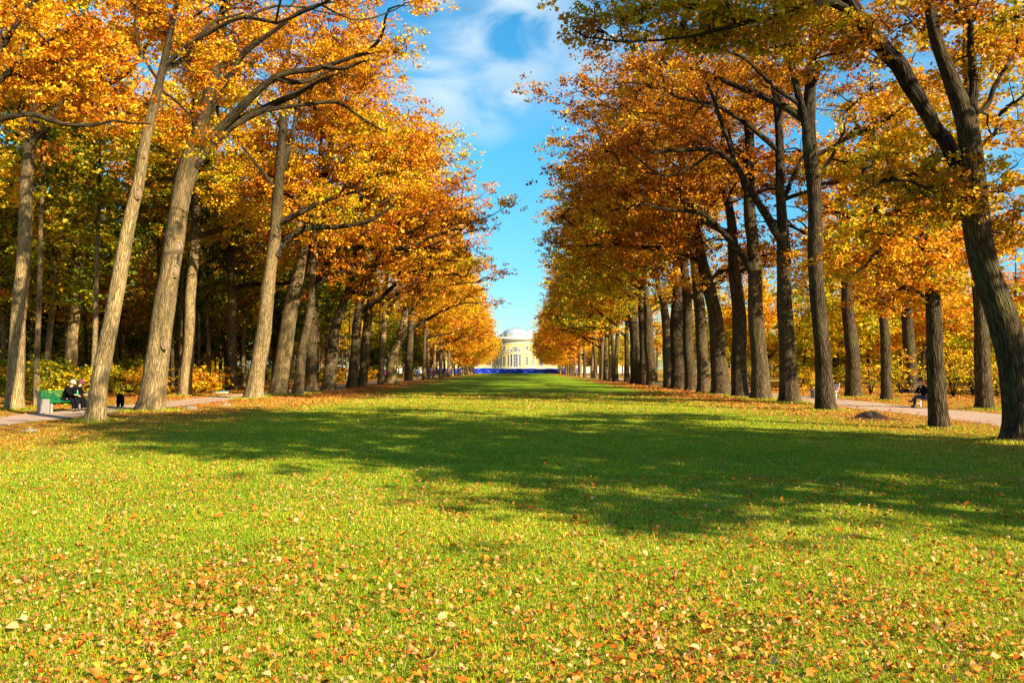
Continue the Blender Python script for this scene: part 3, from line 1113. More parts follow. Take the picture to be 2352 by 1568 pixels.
class Tubes:
    def __init__(self):
        self.v, self.q, self.bk, self.bt, self.n, self.l0 = [], [], [], [], 0, 0.0

    def add(self, p, r, sides, flare=False, lump_=0.0, rng=None, young=.2):  # young: tone factor of limbs, low to paint in their shade
        p, r = np.asarray(p, float), np.asarray(r, float)
        us, vs = frames(p)
        if flare:                     # keep rings horizontal at the foot
            us[:, 2] *= .3
        th = np.arange(sides) * 2 * math.pi / sides
        c, s = np.cos(th), np.sin(th)
        rr_ = np.repeat(r[:, None], sides, 1)
        ln = np.concatenate([[0], np.cumsum(np.linalg.norm(np.diff(p, axis=0), axis=1))])
        if lump_ and rng is not None:
            ph = rng.uniform(0, 6.28, 8)
            rr_ = rr_ * (1 + lump_ * (np.sin(ln[:, None] * 2.1 + ph[0] + 2 * th) + .7 * np.sin(ln[:, None] * 3.9 + ph[1] - 3 * th)
                                      + .6 * np.sin(ln[:, None] * 1.1 + ph[2] + th)))
        if flare:
            z = np.maximum(p[:, 2] - p[0, 2], 0)
            ph = rng.uniform(0, 6.28, 2)
            lobes = .45 + .55 * np.cos(5 * th + ph[0])[None, :] * .6 + .25 * np.cos(3 * th + ph[1])[None, :]
            rr_ = rr_ * (1 + .62 * np.exp(-z / .22)[:, None] * lobes.clip(.05) + .12 * np.exp(-z / .9)[:, None])
        off = c[None, :, None] * us[:, None, :] + s[None, :, None] * vs[:, None, :]
        V_ = p[:, None, :] + off * rr_[:, :, None]
        n = len(p)
        k, j = np.meshgrid(np.arange(n - 1), np.arange(sides), indexing='ij')
        j2 = (j + 1) % sides
        q = np.stack([k * sides + j, k * sides + j2, (k + 1) * sides + j2, (k + 1) * sides + j], -1).reshape(-1, 4) + self.n
        self.v.append(V_.reshape(-1, 3))
        self.q.append(q)
        rm = max(r.max(), .05)
        bk = np.stack([np.repeat(c[None] * rm, n, 0), np.repeat(s[None] * rm, n, 0), np.repeat(ln[:, None], sides, 1) + self.l0], -1)
        self.bk.append(bk.reshape(-1, 3))
        zb_ = np.clip((13.5 - p[:, 2]) / 5, .15, 1) if flare else np.full(n, young)  # limbs and upper trunk darkened: mossier bark with shade painted in
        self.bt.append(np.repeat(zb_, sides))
        self.n += n * sides
        self.l0 += 3.7

    def build(self, name, mat, parent):
        me = np_mesh(name, np.concatenate(self.v), np.concatenate(self.q))
        a_ = me.attributes.new('bk', 'FLOAT_VECTOR', 'POINT')
        a_.data.foreach_set('vector', np.concatenate(self.bk).astype(np.float32).ravel())
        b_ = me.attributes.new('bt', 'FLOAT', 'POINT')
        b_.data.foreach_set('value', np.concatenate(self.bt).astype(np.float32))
        return link(name, me, mat, parent, True)


def resample(p, r, step):
    """Catmull-Rom through the measured points"""
    p, r = np.asarray(p, float), np.asarray(r, float)
    pe = np.vstack([2 * p[0] - p[1], p, 2 * p[-1] - p[-2]])
    out, ro = [], []
    for i in range(len(p) - 1):
        a0, a1, a2, a3 = pe[i], pe[i + 1], pe[i + 2], pe[i + 3]
        n = max(2, int(np.linalg.norm(a2 - a1) / step))
        for t in np.arange(n) / n:
            out.append(.5 * (2 * a1 + (a2 - a0) * t + (2 * a0 - 5 * a1 + 4 * a2 - a3) * t * t + (3 * a1 - a0 - 3 * a2 + a3) * t ** 3))
            ro.append(r[i] + (r[i + 1] - r[i]) * t)
    out.append(p[-1])
    ro.append(r[-1])
    return np.array(out), np.array(ro)


def leaves(centers, hue, n_per, size, spread, rng, jit=.09, dim=1.0):
    """kite-shaped folded leaves in small flat sprays round each centre"""
    K = len(centers)
    sub = 9
    sc = centers[:, None, :] + rng.normal(0, 1, (K, sub, 3)) * np.array([spread, spread, spread * .55])
    m_ = max(1, int(n_per * 1.25) // sub)
    pos = sc[:, :, None, :] + rng.normal(0, 1, (K, sub, m_, 3)) * np.array([spread * .30, spread * .30, spread * .15])
    pos = pos.reshape(-1, 3)
    h = np.repeat(hue[:, None] + rng.normal(0, .05, (K, sub)), m_, 1).reshape(-1) + rng.normal(0, jit, K * sub * m_)
    n = len(pos)
    d = rng.normal(0, 1, (n, 3))
    d[:, 2] = d[:, 2] * .6 - .25
    d /= np.linalg.norm(d, axis=1, keepdims=True)
    nn_ = rng.normal(0, 1, (n, 3)) + np.array([0, 0, .9])
    s_ = np.cross(d, nn_)
    s_ /= np.linalg.norm(s_, axis=1, keepdims=True) + 1e-6
    nn_ = np.cross(s_, d)
    Ls = size * .86 * np.exp(rng.normal(-.04, .27, (n, 1)))
    fold = nn_ * Ls * rng.uniform(-.22, .22, (n, 1))
    a_ = pos - d * Ls * .5
    c_ = pos + d * Ls * .5
    wd = rng.uniform(.28, .42, (n, 1))
    b1 = pos + s_ * Ls * wd + fold + d * Ls * .08
    b2 = pos - s_ * Ls * wd + fold + d * Ls * .08
    V_ = np.stack([a_, b1, c_, b2], 1).reshape(-1, 3)
    q = np.arange(4 * n).reshape(n, 4)
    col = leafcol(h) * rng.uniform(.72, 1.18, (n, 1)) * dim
    return V_, q, col


HERO = []


def make_tree(name, base, trunk, trunk_r, limbs, blobs, rng, hue=.5, hue_var=.10, leaf=.2, per=170, spread=.62, sides=12, step=.4,
              tone=.3, label=None, group=None, zmin=None, cat='tree', twig=True, gap=4.2, dim=1.0):
    """trunk: points relative to base; limbs: [(pts, radii)]; blobs: [(centre, radii, n, hue or None)] relative to base"""
    root = empty(name, tuple(base))
    tag(root, label, cat, group)
    if label and 10 < base[1] < 62 and abs(base[0]) < 24:
        HERO.append((base[0], base[1], trunk_r[0] * 1.25))
    T = Tubes()
    tp, tr_ = resample(trunk, trunk_r, step)
    tp2, tr2 = tp.copy(), tr_
    if tp2[0][2] > -.05:
        tp2 = np.vstack([tp2[0] - np.array([0, 0, .15]), tp2[0] + [0, 0, .08], tp2])
        tp2[2] = (tp2[1] + tp2[3]) / 2
        tr2 = np.concatenate([[tr_[0], tr_[0]], tr_])
    wig = .02 * trunk_r[0] / .4
    ph = rng.uniform(0, 6.28, 4)
    zz = tp2[:, 2]
    env = np.clip(zz / 3, 0, 1)
    tp2[:, 0] += wig * env * np.sin(zz * .9 + ph[0]) * 2
    tp2[:, 1] += wig * env * np.sin(zz * .8 + ph[1]) * 2
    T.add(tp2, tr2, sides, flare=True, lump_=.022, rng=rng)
    nodes = [tp[::2]]
    nrad = [tr_[::2]]
    for lp, lr in limbs:
        q_, r_ = resample(lp, lr, step)
        w_ = .05
        q_[1:-1] += np.cumsum(rng.normal(0, w_, (len(q_) - 2, 3)), 0) * .35 if len(q_) > 3 else 0
        T.add(q_, r_, max(6, sides - 4), lump_=.05, rng=rng, young=.1)
        nodes.append(q_[1:])
        nrad.append(r_[1:])
    nodes, nrad = np.concatenate(nodes), np.concatenate(nrad)
    owner = np.full(len(nodes), -1)
    C_, Hh = [], []
    for b in blobs:
        c, rd, n = b[0], b[1], b[2]
        hb = b[3] if len(b) > 3 and b[3] is not None else hue
        n0 = int(n * 1.9)
        v = rng.normal(0, 1, (n0, 3))
        v /= np.linalg.norm(v, axis=1, keepdims=True)
        v *= rng.uniform(.12, 1, (n0, 1)) ** .45 * (1 + .07 * np.sign(rng.normal(0, 1, (n0, 1))) * rng.uniform(0, 1, (n0, 1)) ** 2)
        q3 = np.asarray(c) + v * np.asarray(rd)
        ph = rng.uniform(0, 6.28, 6)
        fr = gap / max(1.0, min(rd))
        gate = (np.sin(q3[:, 0] * fr + ph[0] + 1.3 * np.sin(q3[:, 2] * fr * .9 + ph[1])) + np.sin(q3[:, 2] * fr * 1.7 + ph[2] + np.sin(q3[:, 1] * fr + ph[3]))
                + np.sin(q3[:, 1] * fr * 1.2 + ph[4])) + rng.normal(0, .35, n0)
        C_.append(q3[np.argsort(-gate)[:n]])
        Hh.append(hb + rng.normal(0, hue_var, n))
    C_, Hh = np.concatenate(C_), np.concatenate(Hh)
    if zmin is None:
        zmin = max(2.0, C_[:, 2].min() - 1.5)
    ok = nodes[:, 2] > zmin
    if not ok.any():
        ok = nodes[:, 2] >= nodes[:, 2].max() - .5
    nodes, nrad, owner = nodes[ok], nrad[ok], owner[ok]
    dmin = np.array([np.min(np.linalg.norm(nodes - c, axis=1)) for c in C_])
    order = np.argsort(dmin)
    br = []
    for ci in order:
        c = C_[ci]
        dv = c - nodes
        dist = np.linalg.norm(dv, axis=1)
        cost = dist + .8 * np.maximum(0, -dv[:, 2]) + np.where(nrad < .02, .25, 0) + np.where(owner < 0, -.3, 0)
        k = int(np.argmin(cost))
        d = dist[k]
        st = nodes[k]
        n = max(3, int(d / .55) + 1)
        t = np.linspace(0, 1, n + 1)[:, None]
        mid = (st + c) / 2 + np.array([0, 0, .14 * d]) + rng.normal(0, .11 * d, 3)
        pts = (1 - t) ** 2 * st + 2 * t * (1 - t) * mid + t * t * c
        pts[1:-1] += rng.normal(0, .045 * min(d, 3), (n - 1, 3))
        br.append([pts, owner[k], 1.0, nrad[k], d])
        nodes = np.concatenate([nodes, pts[1:]])
        nrad = np.concatenate([nrad, np.full(n, .03)])
        owner = np.concatenate([owner, np.full(n, len(br) - 1)])
    for b in reversed(br):
        if b[1] >= 0:
            br[b[1]][2] += b[2]
    for pts, ow, load, pr, d in br:
        r0 = min(.021 * load ** .55 + .006 * d ** .5, (pr if ow < 0 else 9) * .85)
        r1 = max(.009, r0 * .38)
        T.add(pts, np.linspace(r0, r1, len(pts)), 6 if load > 3 else 4)
    if twig:
        for c in C_:
            for _ in range(3):
                d = rng.normal(0, 1, 3) * [1, 1, .5]
                d *= spread * 1.7 / (np.linalg.norm(d) + .1)
                T.add(np.array([c, c + d * .5 + rng.normal(0, .08, 3), c + d]), np.array([.016, .011, .004]), 3)
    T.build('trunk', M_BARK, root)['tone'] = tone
    lp, lq, lc = leaves(C_, Hh, per, leaf, spread, rng, dim=dim)
    me = np_mesh('crown', lp, lq)
    face_colors(me, lc)
    cr_ = link('crown', me, M_LEAF, root)
    cr_['tint'] = 0.0
    return root


def gen_limbs(top, trunk, tr_, side, rng, n=7, reach=8.0, z0=7.0):
    """big rising limbs, longer towards the lawn (side = +1 / -1 in x)"""
    tp, tr2 = resample(trunk, tr_, .5)
    out = []
    zt = tp[-1][2]
    for k in range(n):
        z = z0 + (zt - z0) * (k + rng.uniform(0, .7)) / n * .85
        i = int(np.argmin(np.abs(tp[:, 2] - z)))
        az = k * 2.4 + rng.uniform(-.5, .5)
        dx, dy = math.cos(az), math.sin(az)
        fac = (1.0 + .45 * dx * side) * (1 - .45 * k / n)
        Ln = reach * fac * rng.uniform(.75, 1.1)
        if abs(dy) > .75:
            Ln *= .7
        d = np.array([dx, dy, 0])
        up = rng.uniform(.45, .95) + .25 * k / n
        p = [tp[i]]
        cur = tp[i].copy()
        m_ = 5
        for j in range(m_):
            st = Ln / m_
            cur = cur + d * st + np.array([0, 0, up * st * (1 - .2 * j)]) + rng.normal(0, .20 * st, 3)
            p.append(cur)
        r0 = min(tr2[i] * .66, .045 + .021 * Ln)
        p = np.array(p)
        out.append((p, np.linspace(r0, .035, m_ + 1)))
        for f in (2, 3, 4):
            sg = rng.choice([-1, 1])
            q = [p[f]]
            dd = d * .7 + sg * np.array([-dy, dx, 0]) * .7
            for j in range(3):
                q.append(q[-1] + dd * Ln * .13 + np.array([0, 0, rng.uniform(-.2, .9) * Ln * .11]) + rng.normal(0, .05 * Ln, 3) * .6)
            out.append((np.array(q), np.linspace(r0 * (.62 - .1 * (f - 2)), .02, 4)))
    return out


def px_tree(name, base_px, trunk_px, rng, depth=None, limbs=(), blobs=(), side=1, auto=True, label=None, top=23.0, zb=8.0, reach=8.0, n_auto=110, back=0.0, more=0, thin=.80, **kw):
    shift = .035 if side > 0 else .055
    g = G(*base_px) if depth is None else P(base_px[0], base_px[1], depth)
    dp = g[1]
    base = np.array([g[0], g[1], 0.0])
    mpp = dp / F
    tp = [np.zeros(3)]
    tr_ = [trunk_px[0][2] * mpp / 2]
    for i, (x, y, w_) in enumerate(trunk_px[1:]):
        q = P(x, y, dp) - base
        tp.append(q)
        tr_.append(w_ * mpp / 2)
    tp = np.array(tp)
    if tp[-1][2] < top - 2:
        d = tp[-1] - tp[-2]
        d = d / max(d[2], .3)
        d[:2] = np.clip(d[:2] * .5, -.25, .25)
        z_ = tp[-1][2]
        k = 3
        for j in range(1, k + 1):
            tp = np.vstack([tp, tp[-1] + d * (top - z_) / k + rng.normal(0, .25, 3) * [1, 1, 0]])
            tr_.append(max(.05, tr_[-1] * .62))
    kw['hue'] = kw.get('hue', .5) + shift
    LB = []
    for lm in limbs:
        pts, rs = [], []
        for q in lm:
            x, y, w_ = q[:3]
            dz = q[3] if len(q) > 3 else 0.0
            pts.append(P(x, y, dp + dz) - base)
            rs.append(max(.02, w_ * (dp + dz) / F / 2))
        LB.append((np.array(pts), np.array(rs)))
    BL = []
    for (x, y, rx, ry, dz, rz, n, *hb) in blobs:
        dz += back
        c = P(x, y, dp + dz) - base
        mp_ = (dp + dz) / F
        BL.append((c, (rx * mp_, rz, ry * mp_), max(3, int(n * thin)), (hb[0] + shift) if hb else None))
    if auto:
        LB += gen_limbs(top, tp, np.array(tr_), side, rng, 7, reach, zb)
        cx = np.interp(15, tp[:, 2], tp[:, 0])
        hz = (top + 1.5 - zb) / 2
        n1 = int(n_auto * .62)
        BL.append(((cx + side * 1.6, 0, zb + hz), (5.6, 4.6, hz), n1))
        BL.append(((cx + side * 6.0, 0, zb + hz * .9), (4.6, 3.8, hz * .78), n_auto - n1))
    elif more:
        LB += gen_limbs(tp[-1][2], tp, np.array(tr_), side, rng, more, reach * .8, zb + 3)
    if auto or more:
        for q_, _r in LB[len(limbs):]:
            if q_[-1][2] > 5:
                BL.append((q_[-1] + np.array([0, 0, .25]), (.9, .9, .45), 2))
    zq = kw.pop('zmin', zb - 1.5)
    return make_tree(name, base, tp, np.array(tr_), LB, BL, rng, label=label, zmin=zq, **kw)

OAK = 'oak_tree'
GL = 'trees of the left avenue row'
GR = 'trees of the right avenue row'
rg = R(11)

# ---- left row, measured trunks -------------------------------------------------
px_tree(OAK, (-150, 1010), [(-150, 1010, 60), (-140, 700, 50), (-120, 400, 42), (-100, 150, 34)], rg, depth=21.5,
        limbs=[[(-130, 300, 20), (0, 272, 15), (45, 265, 13), (90, 262, 13), (150, 280, 11), (210, 282, 8), (260, 268, 6), (345, 285, 4)],
               [(-118, 380, 22), (-20, 215, 14), (80, 130, 10), (180, 60, 7)],
               [(-110, 300, 18), (60, 20, 9), (160, -60, 6)]],
        blobs=[(70, 120, 190, 90, 0, 2.2, 26, .60), (190, 200, 100, 70, .5, 1.6, 16, .58), (60, 240, 110, 40, 0, 1.5, 9, .58),
               (230, 110, 60, 70, 0, 1.2, 9, .60), (-80, 0, 200, 160, 0, 3, 30, .56), (240, 265, 70, 25, .3, 1, 5, .58)],
        auto=False, back=.9, top=15, leaf=.12, per=230, spread=.42, hue=.58, tone=.8, zmin=5,
        label='tree whose dark wavy limb and orange leaves hang in at top left corner', group=GL)
T_FAR = px_tree(OAK, (33, 940), [(33, 940, 38), (40, 800, 33), (51, 620, 30), (60, 480, 28), (70, 330, 24), (85, 180, 20)], rg, side=1,
        blobs=[(60, 60, 170, 120, 0, 3, 26), (40, 430, 70, 60, 1, 2, 8, .45)], n_auto=60, leaf=.18, per=190, spread=.55, hue=.52, tone=.95,
        zb=12, label='pale straight trunk with round knots at far left edge, beyond the path', group='trees beyond the left path')
px_tree(OAK, (160, 903), [(160, 903, 28), (172, 720, 23), (189, 480, 22), (211, 290, 18), (224, 130, 14)], rg, depth=58,
        blobs=[(220, 230, 90, 110, 0, 3, 26, .55)], n_auto=70, leaf=.22, per=170, hue=.55, tone=.9, zb=13, top=25,
        label='slim pale trunk rising straight behind the green bench', group='trees beyond the left path')
T_PALE = px_tree(OAK, (217, 968), [(217, 968, 42), (232, 860, 37), (250, 760, 35), (285, 580, 31), (306, 480, 28), (320, 415, 25), (331, 330, 24), (350, 250, 23), (364, 200, 20), (386, 110, 16), (405, 20, 12)], rg,
        limbs=[[(372, 165, 12), (430, 130, 10, .4), (480, 60, 8, .8), (560, 30, 5, 1)],
               [(368, 190, 9), (330, 130, 7, -.5), (310, 60, 5, -1), (320, -10, 4, -1)],
               [(365, 205, 7), (410, 240, 6, .4), (450, 290, 4, .8)]],
        blobs=[(400, 40, 150, 80, 0, 2.4, 38, .58), (480, 150, 80, 60, .5, 1.6, 14, .55), (330, 30, 70, 60, 0, 2, 10, .60), (300, 255, 80, 30, 0, 1.4, 8, .6), (430, 300, 45, 45, .6, 1.2, 9, .55)],
        auto=False, back=1.2, more=2, top=20, leaf=.13, per=190, spread=.45, hue=.57, tone=1.0, zmin=7.5, sides=16,
        label='pale leaning trunk right of the green bench, nearest of the left row', group=GL)
T_THICK = px_tree(OAK, (345, 943), [(345, 943, 60), (358, 850, 52), (372, 760, 50), (390, 620, 44), (412, 480, 42), (438, 370, 46), (465, 270, 32), (490, 180, 28), (506, 90, 26), (520, 0, 20)], rg,
        limbs=[[(442, 380, 30), (480, 335, 26, .3), (530, 290, 22, .6), (600, 255, 18, 1), (680, 222, 14, 1.3), (735, 192, 10, 1.6), (790, 175, 6, 2)],
               [(600, 255, 10, 1), (690, 240, 9, 1), (770, 235, 8, 1.2), (820, 265, 6, 1.5), (880, 300, 4, 2)],
               [(470, 260, 16), (520, 190, 15, -.3), (560, 125, 14, -.6), (620, 80, 11, -.8), (690, 30, 8, -1), (760, 5, 6, -1)],
               [(500, 100, 12), (460, 40, 9, .4), (420, -30, 6, .8)]],
        blobs=[(600, 120, 210, 110, 0, 3, 60, .57), (780, 160, 150, 90, .8, 2.4, 40, .57), (480, 260, 70, 70, .4, 2, 12, .5), (430, 330, 50, 50, .5, 1.5, 8, .62),
               (830, 60, 80, 70, 1, 2, 18, .6), (850, 290, 70, 40, 1.5, 1.5, 8, .5), (640, 20, 240, 80, 0, 3, 30, .58)],
        auto=False, back=2.0, more=4, top=24, leaf=.15, per=165, spread=.55, hue=.57, tone=.75, sides=16, zmin=9,
        label='thick leaning trunk with round branch scars, forked above, left of the path', group=GL)
px_tree(OAK, (425, 908), [(425, 908, 28), (437, 720, 24), (447, 560, 22), (455, 380, 17), (465, 250, 13)], rg, n_auto=80, blobs=[(450, 300, 90, 90, 0, 3, 12, .22)],
        leaf=.23, per=150, hue=.40, tone=.85, zb=11, top=22, label='pale trunk with shadow bands between the thick trunk and the path', group='trees beyond the left path')
px_tree(OAK, (535, 895), [(535, 895, 22), (532, 720, 19), (530, 560, 17), (528, 440, 13)], rg, n_auto=80, leaf=.25, per=140, hue=.42, tone=.5, zb=9, top=21,
        label='slim dark trunk with lit foot just right of the manhole cover', group='trees beyond the left path')
px_tree(OAK, (582, 915), [(582, 915, 40), (592, 850, 36), (602, 780, 35), (622, 620, 29), (634, 500, 26), (643, 400, 24), (648, 300, 20), (652, 220, 15)], rg,
        limbs=[[(634, 590, 20), (655, 555, 17, .4), (700, 522, 14, .8), (780, 520, 11, 1.2), (850, 505, 9, 1.6), (905, 470, 6, 2)],
               [(644, 400, 16), (668, 330, 14, .5), (690, 230, 10, .8), (720, 150, 7, 1)],
               [(640, 440, 10), (590, 380, 7, -.6), (550, 330, 5, -1)]],
        blobs=[(760, 220, 170, 150, 0, 3.6, 66, .56), (640, 430, 80, 90, -.3, 2.2, 24, .55), (560, 420, 70, 90, -.6, 2.2, 16, .52), (700, 120, 190, 90, 1, 3, 34, .57), (860, 250, 80, 90, 1, 2.4, 22, .50), (800, 480, 90, 45, 1, 2, 16, .42)],
        auto=False, back=2.2, more=5, top=25, leaf=.17, per=155, spread=.62, hue=.55, tone=.8, zmin=8, sides=14,
        label='grey leaning trunk at the path bend with a long limb reaching right', group=GL)
px_tree(OAK, (640, 906), [(640, 906, 40), (655, 790, 36), (680, 660, 34), (702, 560, 28), (722, 470, 24), (742, 400, 18)], rg,
        limbs=[[(700, 595, 17), (740, 577, 15, .4), (850, 572, 13, 1), (930, 576, 11, 1.4), (985, 553, 8, 1.8), (1060, 528, 5, 2)],
               [(722, 480, 16), (765, 450, 13, .5), (820, 415, 10, .8), (900, 395, 7, 1)],
               [(930, 576, 6, 1.4), (990, 590, 5, 1.4), (1060, 600, 3, 1.4)]],
        blobs=[(870, 400, 150, 110, 0, 3.4, 56, .42), (960, 330, 80, 90, 1, 2.6, 26, .40), (1000, 500, 80, 70, 1.2, 2.4, 24, .55), (770, 330, 110, 110, 0, 3, 28, .56), (850, 540, 140, 40, .6, 2, 18, .46)],
        auto=False, back=2.2, more=5, top=23, leaf=.18, per=150, spread=.68, hue=.48, tone=.55, zmin=8, sides=14,
        label='dark leaning trunk behind the grey one, its low limb arching over the lawn', group=GL)
ML = [((683, 907), [(683, 907, 24), (697, 790, 21), (715, 690, 18)], .3, 'thin dark trunk leaning right, close behind the two leaning grey trunks', .62),
      ((716, 897), [(716, 897, 28), (717, 760, 24), (722, 640, 20)], .25, 'upright blackish trunk right of the thin leaning one in the left row', .66),
      ((755, 898), [(755, 898, 32), (763, 800, 27), (778, 730, 22), (800, 660, 16)], .3, 'dark trunk with pale lit foot, leaning right, in the left row', .68),
      ((808, 888), [(808, 888, 24), (818, 780, 22), (830, 660, 18)], .3, 'dark upright trunk with small lit patch beside the pale stone', .56),
      ((832, 884), [(832, 884, 22), (843, 760, 20), (858, 620, 16)], .35, 'dark trunk just right of the upright one beside the pale stone', .40),
      ((874, 880), [(874, 880, 14), (880, 780, 13), (886, 640, 10)], .7, 'slim reddish lit trunk left of the pale leaning trunk', .58),
      ((895, 876), [(895, 876, 26), (907, 810, 21), (922, 760, 18), (935, 700, 12)], 1.0, 'pale barkless leaning trunk in the middle of the left row', .66),
      ((938, 870), [(938, 870, 18), (942, 780, 15), (950, 690, 12)], .25, 'dark trunk right of the pale barkless one', .60)]
for b_px, tpx, tone_, lb, hu in ML:
    side_x = b_px[0] - 1184
    dpt = min(max(15.8 * F / -side_x, 1.9 * F / (b_px[1] - 846) * .85), 125)
    px_tree(OAK, b_px, tpx, rg, depth=dpt, side=1, n_auto=90, leaf=.23, per=130, spread=.70, hue=hu, tone=tone_, zb=7.2, reach=8.5, top=22 + rg.uniform(-1, 2), label=lb, group=GL, step=.7)

# ---- right row, measured trunks ------------------------------------------------
px_tree(OAK, (2352, 1015), [(2352, 1015, 82), (2346, 950, 74), (2335, 880, 71), (2308, 744, 66), (2262, 598, 62), (2243, 500, 58), (2232, 420, 54), (2224, 340, 50), (2210, 264, 46), (2177, 165, 34), (2152, 82, 29), (2138, 0, 24)], rg, side=-1,
        limbs=[[(2238, 470, 40), (2200, 370, 35), (2150, 300, 34, -.2), (2111, 237, 34, -.4), (2051, 138, 37, -.6), (1990, 66, 37, -.8), (1955, 15, 32, -.9), (1925, -50, 22, -1)],
               [(1975, 45, 22, -.8), (1906, 4, 20, -1), (1827, 26, 15, -1.2), (1740, 40, 11, -1.4), (1600, 70, 7, -1.6), (1450, 85, 5, -1.8), (1320, 70, 3, -2)],
               [(2222, 330, 24), (2238, 250, 20, .5), (2236, 185, 18, .8), (2230, 60, 14, 1)],
               [(2238, 260, 12, .6), (2262, 247, 13, .7), (2295, 185, 11, .8), (2340, 110, 8, 1)],
               [(2232, 420, 10), (2150, 440, 8, -.6), (2060, 420, 6, -1), (1980, 440, 4, -1.4)]],
        blobs=[(2080, 380, 150, 50, -.6, 1.3, 12, .46), (2230, 450, 130, 60, -.9, 1.0, 15, .45), (2120, 470, 110, 50, -1.1, 1.2, 10, .46), (2320, 520, 50, 50, -.6, .8, 5, .5),
               (2060, 60, 130, 70, 0, 2, 16, .55), (2250, 120, 120, 110, .5, 2, 16, .5), (1760, 50, 170, 60, -1.4, 1.4, 26, .42), (1600, 50, 110, 55, -1.7, 1.2, 18, .40), (1420, 50, 110, 45, -1.9, 1.0, 13, .42),
               (1900, 90, 100, 80, -1, 1.6, 12, .48), (2200, -80, 260, 80, 0, 3, 24, .5), (1700, -60, 300, 60, -1.4, 2, 26, .5), (2330, 330, 60, 60, .5, 1, 4, .48)],
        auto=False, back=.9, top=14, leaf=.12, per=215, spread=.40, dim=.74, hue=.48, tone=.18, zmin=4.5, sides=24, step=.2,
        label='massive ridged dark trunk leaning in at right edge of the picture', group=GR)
px_tree(OAK, (2158, 985), [(2158, 985, 42), (2151, 870, 37), (2143, 720, 34), (2134, 610, 29), (2122, 540, 24), (2120, 470, 14)], rg, side=-1,
        limbs=[[(2128, 575, 18), (2100, 545, 14, -.3), (2050, 548, 10, -.8), (2000, 590, 7, -1.2), (1960, 630, 4, -1.5)],
               [(2140, 700, 7), (2090, 660, 6, -.5), (2040, 690, 4, -1)],
               [(2135, 620, 12), (2180, 570, 9, .6), (2230, 540, 6, 1)]],
        blobs=[(2060, 620, 110, 60, -.6, 1.4, 22, .48), (1980, 560, 90, 60, -1, 1.4, 16, .48), (2150, 640, 90, 60, .2, 1.4, 15, .5), (2110, 520, 110, 60, 0, 1.6, 16, .5), (2210, 560, 70, 70, .8, 1.5, 12, .52), (2000, 680, 60, 30, -1, 1, 6, .55)],
        auto=False, back=.3, top=8.5, leaf=.13, per=185, spread=.42, hue=.5, tone=.12, zmin=2.6, sides=16,
        label='short dark trunk with low golden boughs in front of the right bench', group=GR)
px_tree(OAK, (1897, 943), [(1897, 943, 44), (1891, 860, 36), (1883, 760, 34), (1875, 600, 33), (1868, 450, 31), (1860, 330, 32), (1862, 180, 24), (1865, 90, 20)], rg, side=-1,
        limbs=[[(1861, 330, 20), (1838, 240, 18, -.4), (1818, 170, 16, -.6), (1800, 60, 12, -.8)],
               [(1838, 240, 10, -.4), (1780, 200, 9, -.8), (1700, 130, 7, -1.2), (1600, 110, 4, -1.6)],
               [(1866, 420, 11), (1900, 380, 9, .4), (1940, 300, 6, .8)]],
        blobs=[(1700, 110, 160, 90, -1, 2.4, 34, .60), (1860, 90, 120, 110, 0, 2.6, 26, .55), (1520, 150, 110, 90, -1.4, 2.2, 24, .63), (1960, 420, 90, 90, .6, 2, 15, .48), (1890, 600, 60, 50, -.6, 1.4, 6, .5), (1960, 220, 80, 80, .6, 2, 10, .55), (1420, 220, 70, 60, -1.6, 1.6, 10, .6)],
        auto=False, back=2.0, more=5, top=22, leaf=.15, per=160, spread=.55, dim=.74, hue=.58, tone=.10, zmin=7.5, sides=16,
        label='tall straight dark trunk just right of the grey litter bin', group=GR)
px_tree(OAK, (1813, 925), [(1813, 925, 46), (1810, 860, 39), (1807, 760, 36), (1802, 680, 33), (1798, 570, 31), (1796, 480, 22), (1790, 350, 19), (1780, 200, 14)], rg, side=-1,
        limbs=[[(1798, 560, 22), (1772, 512, 19, -.3), (1745, 470, 17, -.6), (1716, 421, 15, -.8), (1688, 375, 14, -1), (1640, 345, 12, -1.3), (1570, 346, 10, -1.6), (1500, 352, 7, -2)],
               [(1688, 375, 11, -1), (1660, 290, 10, -1.2), (1625, 200, 8, -1.4), (1590, 130, 5, -1.6)],
               [(1640, 345, 7, -1.3), (1580, 390, 6, -1.5), (1520, 400, 5, -2), (1450, 350, 4, -2.4)],
               [(1796, 470, 11), (1825, 400, 9, .4), (1860, 330, 6, .8)]],
        blobs=[(1560, 220, 160, 100, -1.2, 2.8, 46, .66), (1480, 330, 120, 80, -1.8, 2.4, 26, .66), (1700, 200, 120, 110, -.4, 2.6, 30, .6), (1390, 260, 80, 60, -2, 1.8, 12, .6), (1400, 380, 100, 30, -2.4, 1.4, 8, .6), (1810, 250, 70, 90, .4, 2, 10, .55)],
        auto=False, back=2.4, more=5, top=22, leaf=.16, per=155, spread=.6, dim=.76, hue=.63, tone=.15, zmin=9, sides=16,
        label='dark trunk whose long bare limb bends left high over the lawn', group=GR)
